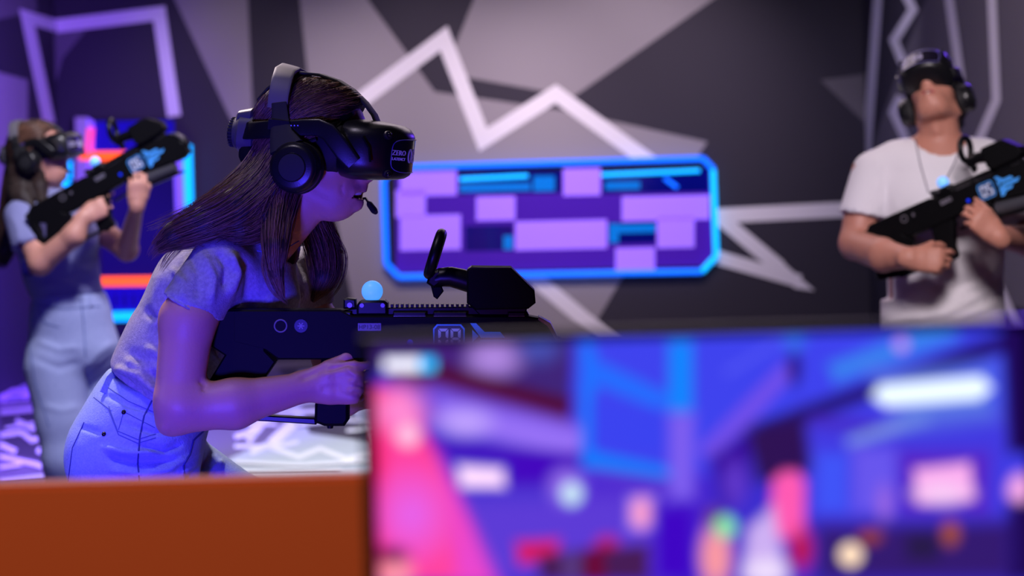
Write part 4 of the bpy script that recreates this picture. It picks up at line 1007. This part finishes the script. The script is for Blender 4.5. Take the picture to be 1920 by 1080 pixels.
# ------------------------------------------------------------------ the man at the right
YR = 6.4
def k_(px, py, dy=0.0): return at(px, py, YR+dy)
def kr(*a): return [x*YR/F for x in a] if len(a) > 1 else a[0]*YR/F
GD3 = Vector((.72,-.56,.36)).normalized(); GM3 = frame((0,0,0), GD3, (0,0,1))
GM3.translation = at(1768, 342, YR-.245) - (GM3.to_3x3() @ Vector(g3(698,546)))
place_gun(gun3, GM3, '05', 'black toy rifle marked 05 held across the chest of the man')
hx = Vector((-.42,-.56,.71)).normalized(); hyv = Vector((.86,-.42,.26)); hyv = (hyv-hx*hyv.dot(hx)).normalized()
HR = frame(k_(1757,188,.01), hx, hx.cross(hyv), 1.0)
place_head_gear(hset3, phon3, HR, 'black headset tilted upward on the man in the white t-shirt', 'black headphones on the man with his head tipped back', '05')
for c in kids(phon3):
    if c.name.startswith('microphone_boom'):
        for d in kids(c): bpy.data.objects.remove(d)
        bpy.data.objects.remove(c)
base3 = Vector((k_(1765,900).x, YR, 0))
def build_man():
    gl = lambda x, y, d=0.0: GM3 @ Vector(g3(x, y, d))
    gr = gl(628,745)
    RH = frame(k_(1706,484,-.31), (1,-.12,-.10), (.1,-1,.25)); LH = frame(k_(1872,444,-.40), (-.75,-.05,.7), (.1,-1,.1))
    f = Field(axis(k_(1545,0).x,.0065,k_(1985,0).x), axis(YR-.55,.0065,YR+.28), axis(.02,.012,.98,.0065,1.80))
    U = (1,0,0)
    f.ecap(k_(1768,600), k_(1766,480), (kr(98),.105), (kr(100),.11), U, .02); f.ecap(k_(1766,480), k_(1764,370), (kr(100),.11), (kr(112),.115), U, .03)
    f.ecap(k_(1764,370), k_(1762,310), (kr(112),.115), (kr(100),.09), U, .03); f.ecap(k_(1768,610), k_(1768,690), (kr(98),.11), (kr(104),.125), U, .03)
    K1, A1 = k_(1700,900,-.06), Vector((k_(1680,1100).x, YR, .09)); K2, A2 = k_(1840,900,.0), Vector((k_(1850,1100).x, YR+.1, .09))
    f.ecap(k_(1718,720), K1, .09, .06, None, .03); f.ecap(K1, A1, .058, .042, None, .02); f.ecap(k_(1820,720), K2, .09, .06, None, .03); f.ecap(K2, A2, .058, .042, None, .02)
    f.ecap(k_(1763,285,.01), k_(1758,212,.0), .068, .062, None, .03); f.ecap(k_(1690,292,.02), k_(1838,290,.02), .05, .05, None, .04)
    f.ecap(k_(1754,232,-.05), k_(1755,244,-.052), .014, .012, None, .02)
    add_head(f, HR, 1.12, .012)
    f.ecap(k_(1632,325,.02), k_(1604,455,-.03), .062, .052, None, .03); f.ecap(k_(1602,458,-.04), k_(1655,478,-.2), (kr(29),kr(27)), (kr(30),kr(26)), (0,0,1), .02)
    f.ecap(k_(1655,478,-.2), RH.translation, (kr(30),kr(26)), (kr(19),kr(15)), (0,0,1), .02); add_hand(f, RH, 1, ((.35,.6,.4),(.75,1.0,.7),(.85,1.0,.7),(.9,1.0,.7)), (.5,.9), 1.08)
    f.ecap(k_(1892,325,.02), k_(1930,450,-.06), .062, .052, None, .03); f.ecap(k_(1930,450,-.06), LH.translation, (kr(30),kr(28)), (kr(19),kr(16)), (0,0,1), .02)
    add_hand(f, LH, -1, ((.55,1.1,.7),(.55,1.1,.7),(.6,1.1,.7),(.6,1.1,.7)), (.3,.35), 1.05, .03)
    body = sculpt('person', f, M_SKIN2, None, base3, 2); body.location = base3
    tag(body, 'man in white t-shirt looking up, holding a toy rifle across his chest', 'person', 'players in the arena')
    f = Field(axis(k_(1545,0).x,.008,k_(1985,0).x), axis(YR-.30,.008,YR+.26), axis(.86,.008,1.58))
    f.ecap(k_(1768,625), k_(1766,480), (kr(117),.13), (kr(112),.13), U, .03); f.ecap(k_(1766,480), k_(1764,375), (kr(112),.13), (kr(120),.135), U, .03)
    f.ecap(k_(1764,375), k_(1762,322), (kr(120),.135), (kr(112),.105), U, .03); f.ecap(k_(1680,298,.02), k_(1846,294,.02), .06, .06, None, .05)
    f.half(k_(1768,668), (0,0,-1), .006)
    f.ecap(k_(1640,325,.02), k_(1612,420,-.02), .074, .075, None, .04); f.ecap(k_(1886,322,.02), k_(1920,420,-.03), .074, .075, None, .04)
    f.half(k_(1610,404,-.02), (-.2,-.1,-1), .003, (k_(1540,0).x,YR-.3,1.0), (k_(1652,0).x,YR+.3,1.4)); f.half(k_(1920,412,-.02), (.3,-.1,-1), .003, (k_(1890,0).x,YR-.3,1.0), (k_(1990,0).x,YR+.3,1.45))
    f.ecap(k_(1763,262,-.03), k_(1762,230,-.01), .074, .07, None, .008, 's')
    f.ecap(k_(1606,420,-.03), k_(1600,460,-.04), .058, .057, None, .002, 's')
    S = [([(1652,420),(1662,380),(1660,340)],7,-.007),([(1668,430),(1676,400),(1690,380)],8,.005),([(1680,560),(1730,540),(1780,500)],9,.008),([(1670,590),(1740,575),(1820,530)],9,-.008),
         ([(1690,600),(1770,590),(1860,540)],9,.009),([(1720,520),(1770,540),(1850,520)],9,-.006),([(1880,560),(1840,580),(1780,605)],8,.007),([(1870,500),(1840,530),(1810,545)],8,.006),
         ([(1665,520),(1690,545),(1700,580)],9,.006),([(1640,290),(1650,320),(1645,360)],9,.004),([(1660,610),(1700,598),(1740,600)],7,.006)]
    sh = sculpt('t_shirt', f, M_WHITE_TEE, body, base3, 2, [(a, b, c*.75) for a, b, c in S]); b = bvh_of(sh)
    for nm, pts in (('neck_cord',[(1716,262),(1726,310),(1741,362)]),('neck_cord',[(1803,262),(1792,300),(1775,335)])):
        P = on_surface(b, pts, .003, 4)
        if len(P) > 1: MB().tube([p_-base3 for p_ in P], .0022, 6).build(nm, M_PLATE, body)
    f = Field(axis(k_(1600,0).x,.01,k_(1940,0).x), axis(YR-.28,.01,YR+.32), axis(.05,.014,1.02))
    f.ecap(k_(1768,630), k_(1768,690), (kr(110),.122), (kr(114),.14), U, .03)
    f.ecap(k_(1716,720), K1, .115, .082, None, .03); f.ecap(K1, A1, .082, .064, None, .03); f.ecap(k_(1822,720), K2, .115, .082, None, .03); f.ecap(K2, A2, .082, .064, None, .03)
    f.half(k_(1768,618), (0,0,1), .004, (0,5,.9), (4,9,1.2)); f.half((0,0,.085), (0,0,-1), .003, (0,5,0), (4,9,.2))
    sculpt('jeans', f, M_DENIM3, body, base3, 2)
    shoes(body, base3, ((A1,(-.2,-1,0)),(A2,(.3,-1,0))), 1.12)
    f = Field(axis(k_(1680,0).x,.006,k_(1850,0).x), axis(YR-.22,.006,YR+.26), axis(1.45,.006,1.84))
    p = lambda *a: HR @ Vector(a); R = HR.to_3x3()
    f.ell(p(-.014,0,.037), (.102,.082,.094), R, .02); f.ell(p(.03,0,.045), (.066,.07,.066), R, .03); f.ell(p(-.05,0,-.01), (.062,.073,.06), R, .03)
    f.half(p(.012,0,0), R @ Vector((.76,0,-.65)), .01)
    sculpt('hair', f, M_HAIRB, body, base3, 2)
    MB().tube([p(.080,.02,-.0695)-base3,p(.0955,0,-.0685)-base3,p(.080,-.02,-.0695)-base3], .005, 8).build('teeth', M_TEETH, body)
    for z0, q in ((-.060,.0042),(-.086,.0048)):
        MB().tube([p(.089,.022,-.071)-base3,p(.098,.011,(z0-.071)/2)-base3,p(.101,0,z0)-base3,p(.098,-.011,(z0-.071)/2)-base3,p(.089,-.022,-.071)-base3], [q*.5,q,q*1.1,q,q*.5], 8).build('lip', M_LIP, body)
    for q in (-1, 1):
        MB().ball(p(.1055,q*.008,-.0425)-base3, (.0042,.003,.003), 10, 6).build('nostril', M_LIP, body)
build_man()
# ------------------------------------------------------------------ reception desk with orange panel
M_ORANGE = mat('orange_laminate', (205, 84, 28), 0.55, bump=(350, 0.08, (1,1,1)))
M_TOP = mat('desk_top_dark', (44, 40, 44), 0.4); M_CARC = mat('desk_carcass', (58, 54, 60), 0.6)
YD = 1.8; zt = at(345, 903, YD).z
desk = empty('reception_desk', (0, 1.3, 0)); tag(desk, 'desk with upright orange panel in front of the arena, lower left', 'desk')
def dbox(name, lo, hi, m, bev=.003):
    o = MB().box([a-b for a, b in zip(lo, (0,1.3,0))], [a-b for a, b in zip(hi, (0,1.3,0))]).build(name, m, desk, False)
    bm = bmesh.new(); bm.from_mesh(o.data); bmesh.ops.bevel(bm, geom=list(bm.edges), offset=bev, segments=2, affect='EDGES'); bm.to_mesh(o.data); bm.free(); return o
dbox('front_panel', (-1.3, YD, 0), (1.25, YD+.036, zt), M_ORANGE, .004)
dbox('worktop', (-1.28, .80, .93), (1.23, YD-.001, .965), M_TOP)
for x in (-1.27, 0, 1.19): dbox('side_panel', (x, .85, 0), (x+.03, YD-.001, .929), M_CARC)
dbox('plinth', (-1.23, 1.0, .0), (1.18, 1.03, .10), M_CARC)

# ------------------------------------------------------------------ monitor with a game on its screen
YS = 1.18
mon = empty('monitor', (at(1290,1000,YS).x, YS+.03, .966))
tag(mon, 'dark-framed monitor showing a blurred neon city game, on the desk at right', 'monitor'); mo = mon.location
A, B = at(694, 641, YS), at(1926, 616, YS); x0, x1 = A.x, B.x; zt2 = (A.z+B.z)/2; zb = zt2-.226
M_BEZ = mat('monitor_bezel', (14, 13, 20), 0.35)
fr = MB()
for lo, hi in (((x0-.006,YS-.002,zb-.012),(x0+.0015,YS+.012,zt2+.004)), ((x1-.0015,YS-.002,zb-.012),(x1+.006,YS+.012,zt2+.004)),
               ((x0+.0015,YS-.002,zt2-.0012),(x1-.0015,YS+.012,zt2+.004)), ((x0+.0015,YS-.002,zb-.012),(x1-.0015,YS+.012,zb+.001))):
    fr.box(Vector(lo)-mo, Vector(hi)-mo)
fr.build('bezel', M_BEZ, mon, False)
MB().box(Vector((x0-.004,YS+.012,zb-.010))-mo, Vector((x1+.004,YS+.034,zt2+.002))-mo).build('back_shell', M_BEZ, mon, False)
xm = (x0+x1)/2
MB().box(Vector((xm-.025,YS+.036,.975))-mo, Vector((xm+.025,YS+.052,zb+.08))-mo).build('stand_neck', M_BEZ, mon, False)
MB().box(Vector((xm-.11,YS-.05,.966))-mo, Vector((xm+.11,YS+.11,.976))-mo).build('stand_foot', M_BEZ, mon, False)
nx, nz = 340, 200
gx_ = np.linspace(x0, x1, nx); gz_ = np.linspace(zb, zt2, nz)
XX, ZZ = np.meshgrid(gx_, gz_, indexing='ij'); Vs = np.stack([XX.ravel(), np.full(XX.size, YS), ZZ.ravel()], 1)
PP = pix(Vs); px_, py_ = PP[:,0], PP[:,1]; C = np.zeros((len(Vs),3)); C[:] = lin((60,44,205))
def blend(wt, col, g=1.0): 
    global C
    C = C*(1-wt[:,None]) + np.array(lin(col))*g*wt[:,None]
def el(x, y, rx, ry, col, s=.35, g=1.0):
    d = np.hypot((px_-x)/rx, (py_-y)/ry); blend(np.clip((1+s-d)/(2*s), 0, 1), col, g)
def pg(pts, col, s=8, g=1.0):
    P = np.array(pts, float); ar = np.sum(P[:,0]*np.roll(P[:,1],-1)-np.roll(P[:,0],-1)*P[:,1]); d = np.full(len(px_), -1e9)
    if ar < 0: P = P[::-1]
    for i in range(len(P)):
        a, b = P[i], P[(i+1)%len(P)]; e = (b-a)/np.hypot(*(b-a)); d = np.maximum(d, e[1]*(px_-a[0])-e[0]*(py_-a[1]))
    blend(np.clip(.5-d/s, 0, 1), col, g)
def bar(a, b, w0, w1, col, s=12, g=1.0):
    a, b = np.array(a,float), np.array(b,float); e = (b-a)/np.hypot(*(b-a)); n = np.array((-e[1],e[0]))
    pg([a-n*w0/2, b-n*w1/2, b+n*w1/2, a+n*w0/2], col, s, g)
pg([(1070,600),(1920,590),(1920,900),(1070,900)], (62,66,238), 30)
pg([(1500,760),(1900,760),(1900,980),(1500,980)], (66,58,225), 40); pg([(1080,890),(1330,890),(1330,1090),(1080,1090)], (72,30,205), 50)
pg([(680,600),(1075,600),(1068,800),(680,690)], (62,34,120), 14); pg([(680,600),(1060,600),(1060,632),(680,640)], (30,10,60), 20)
el(925,672,46,30,(176,136,226),.6); el(1010,650,34,26,(70,80,180),.7); pg([(800,610),(880,610),(860,700),(800,690)], (66,28,120), 30)
bar((770,688),(1068,772),34,44,(78,0,38)); bar((730,706),(1068,800),14,18,(120,38,110))
pg([(720,672),(788,672),(788,695),(720,695)], (225,225,240), 6, 1.5); pg([(788,672),(816,672),(816,695),(788,695)], (0,185,255), 6, 1.5)
bar((800,735),(1100,830),30,60,(104,72,224),30); bar((820,770),(1090,838),46,60,(150,112,246),26); el(872,792,44,24,(190,160,255),.6)
bar((800,838),(1110,868),22,34,(66,0,186),16); pg([(950,860),(1080,860),(1080,915),(950,915)], (66,0,190), 20)
pg([(860,930),(1240,920),(1250,1090),(900,1090)], (92,58,214), 60)
pg([(690,728),(785,734),(832,850),(880,985),(930,1090),(700,1090)], (255,66,160), 16); pg([(690,728),(716,728),(730,1090),(690,1090)], (240,30,105), 26)
el(752,770,42,36,(255,140,214),.7); el(765,816,22,22,(255,190,228),.35); el(772,965,54,60,(232,96,232),.8); el(740,1072,30,26,(255,150,170),.6); el(735,1040,26,14,(90,0,70),.8)
pg([(840,900),(880,985),(930,1090),(860,1090)], (232,70,210), 40)
pg([(858,874),(942,880),(946,912),(864,912)], (252,216,250), 14, 1.15)
el(1062,912,30,32,(150,110,236),.5); el(1072,926,19,20,(196,226,240),.35, 1.1)
pg([(1178,930),(1228,930),(1228,992),(1178,992)], (168,130,240), 14); el(1203,962,18,26,(255,160,205),.5)
pg([(968,1016),(1048,1012),(1044,1046),(972,1060)], (214,24,100), 16); el(1138,1022,20,16,(190,20,90),.6)
pg([(1010,1040),(1218,1020),(1218,1090),(1010,1090)], (70,26,86), 16); pg([(1100,1030),(1132,1028),(1132,1090),(1100,1090)], (108,0,50), 14); pg([(1056,1040),(1086,1036),(1086,1090),(1056,1090)], (88,56,130), 14)
pg([(1225,950),(1300,950),(1300,1090),(1225,1090)], (62,0,196), 30)
pg([(1090,640),(1116,650),(1116,880),(1090,876)], (20,116,255), 12); bar((1100,690),(1250,756),44,34,(34,108,255),14); pg([(1110,746),(1244,770),(1244,850),(1110,842)], (58,66,240), 12)
bar((1104,862),(1262,890),32,22,(0,124,255),10); bar((1104,884),(1262,908),12,14,(92,52,206),14)
pg([(1254,640),(1298,640),(1298,775),(1254,775)], (14,132,255), 14); pg([(1256,775),(1300,775),(1300,935),(1256,935)], (126,94,240), 22)
bar((1480,690),(1322,856),30,40,(112,78,234),14); bar((1360,700),(1480,630),14,10,(80,84,245),10)
pg([(1330,860),(1410,800),(1410,900),(1360,960)], (52,0,150), 24)
bar((1560,700),(1790,615),36,40,(58,128,240),20); bar((1910,632),(1420,808),36,30,(36,18,110),16); el(1490,690,12,32,(40,6,110),.5); el(1490,640,18,16,(54,110,240),.6)
pg([(1398,806),(1510,782),(1522,880),(1470,905),(1420,905)], (46,16,84), 20)
bar((1520,790),(1650,800),22,14,(70,40,190),12); bar((1590,830),(1740,780),16,26,(124,146,226),16)
pg([(1640,700),(1860,690),(1860,780),(1700,800)], (92,120,228), 50)
pg([(1650,722),(1840,706),(1860,728),(1836,748),(1660,762),(1636,744)], (226,240,255), 10, 1.25)
pg([(1530,850),(1590,850),(1590,960),(1530,960)], (64,84,248), 24); pg([(1600,840),(1680,840),(1680,960),(1600,960)], (104,86,238), 24); el(1658,945,14,34,(150,100,225),.6)
pg([(1690,850),(1850,850),(1850,960),(1690,960)], (92,30,190), 34); pg([(1714,880),(1818,868),(1826,936),(1722,944)], (248,172,236), 12, 1.05); el(1766,925,44,18,(250,205,248),.7); el(1912,920,22,30,(248,170,234),.4)
pg([(1530,985),(1900,975),(1900,1090),(1530,1090)], (52,26,112), 40)
pg([(1450,900),(1468,884),(1494,884),(1508,902),(1508,1010),(1440,1010)], (255,90,180), 14); el(1502,1030,20,36,(190,20,64),.6)
el(1378,905,20,40,(96,56,205),.6); el(1342,1044,28,58,(250,152,164),.45); el(1338,970,16,18,(110,60,120),.6); el(1360,988,20,20,(140,232,172),.4); pg([(1404,990),(1450,950),(1476,1090),(1390,1090)], (206,176,244), 20); el(1436,1072,36,24,(240,222,255),.5)
el(1595,1040,21,21,(255,222,190),.2,1.15); el(1632,1006,20,14,(150,62,52),.5); el(1782,1000,16,22,(166,78,52),.5); pg([(1700,1000),(1760,1000),(1760,1050),(1700,1050)], (40,26,74), 20)
el(1690,646,13,13,(196,142,244),.3); pg([(1878,600),(1950,600),(1950,850),(1890,850)], (30,8,84), 14); pg([(1890,940),(1950,940),(1950,1090),(1890,1090)], (34,12,90), 20); pg([(690,600),(1950,590),(1950,612),(690,636)], (46,20,170), 12)
ii = (np.arange(nx-1)[:,None]*nz+np.arange(nz-1)[None,:]).ravel()
me = np_mesh('screen', Vs-np.array(mo), np.stack([ii, ii+nz, ii+nz+1, ii+1], 1))
at_ = me.color_attributes.new('picture', 'FLOAT_COLOR', 'POINT'); at_.data.foreach_set('color', np.concatenate([C, np.ones((len(C),1))],1).astype(np.float32).ravel())
ms = bpy.data.materials.new('screen_picture'); ms.use_nodes = True; nt = ms.node_tree; bs = nt.nodes['Principled BSDF']; ca = nt.nodes.new('ShaderNodeVertexColor'); ca.layer_name = 'picture'
bs.inputs['Base Color'].default_value = (.01,.01,.01,1); bs.inputs['Roughness'].default_value = .3; nt.links.new(ca.outputs[0], bs.inputs['Emission Color']); bs.inputs['Emission Strength'].default_value = 1.0
link_mesh('screen', me, ms, mon)
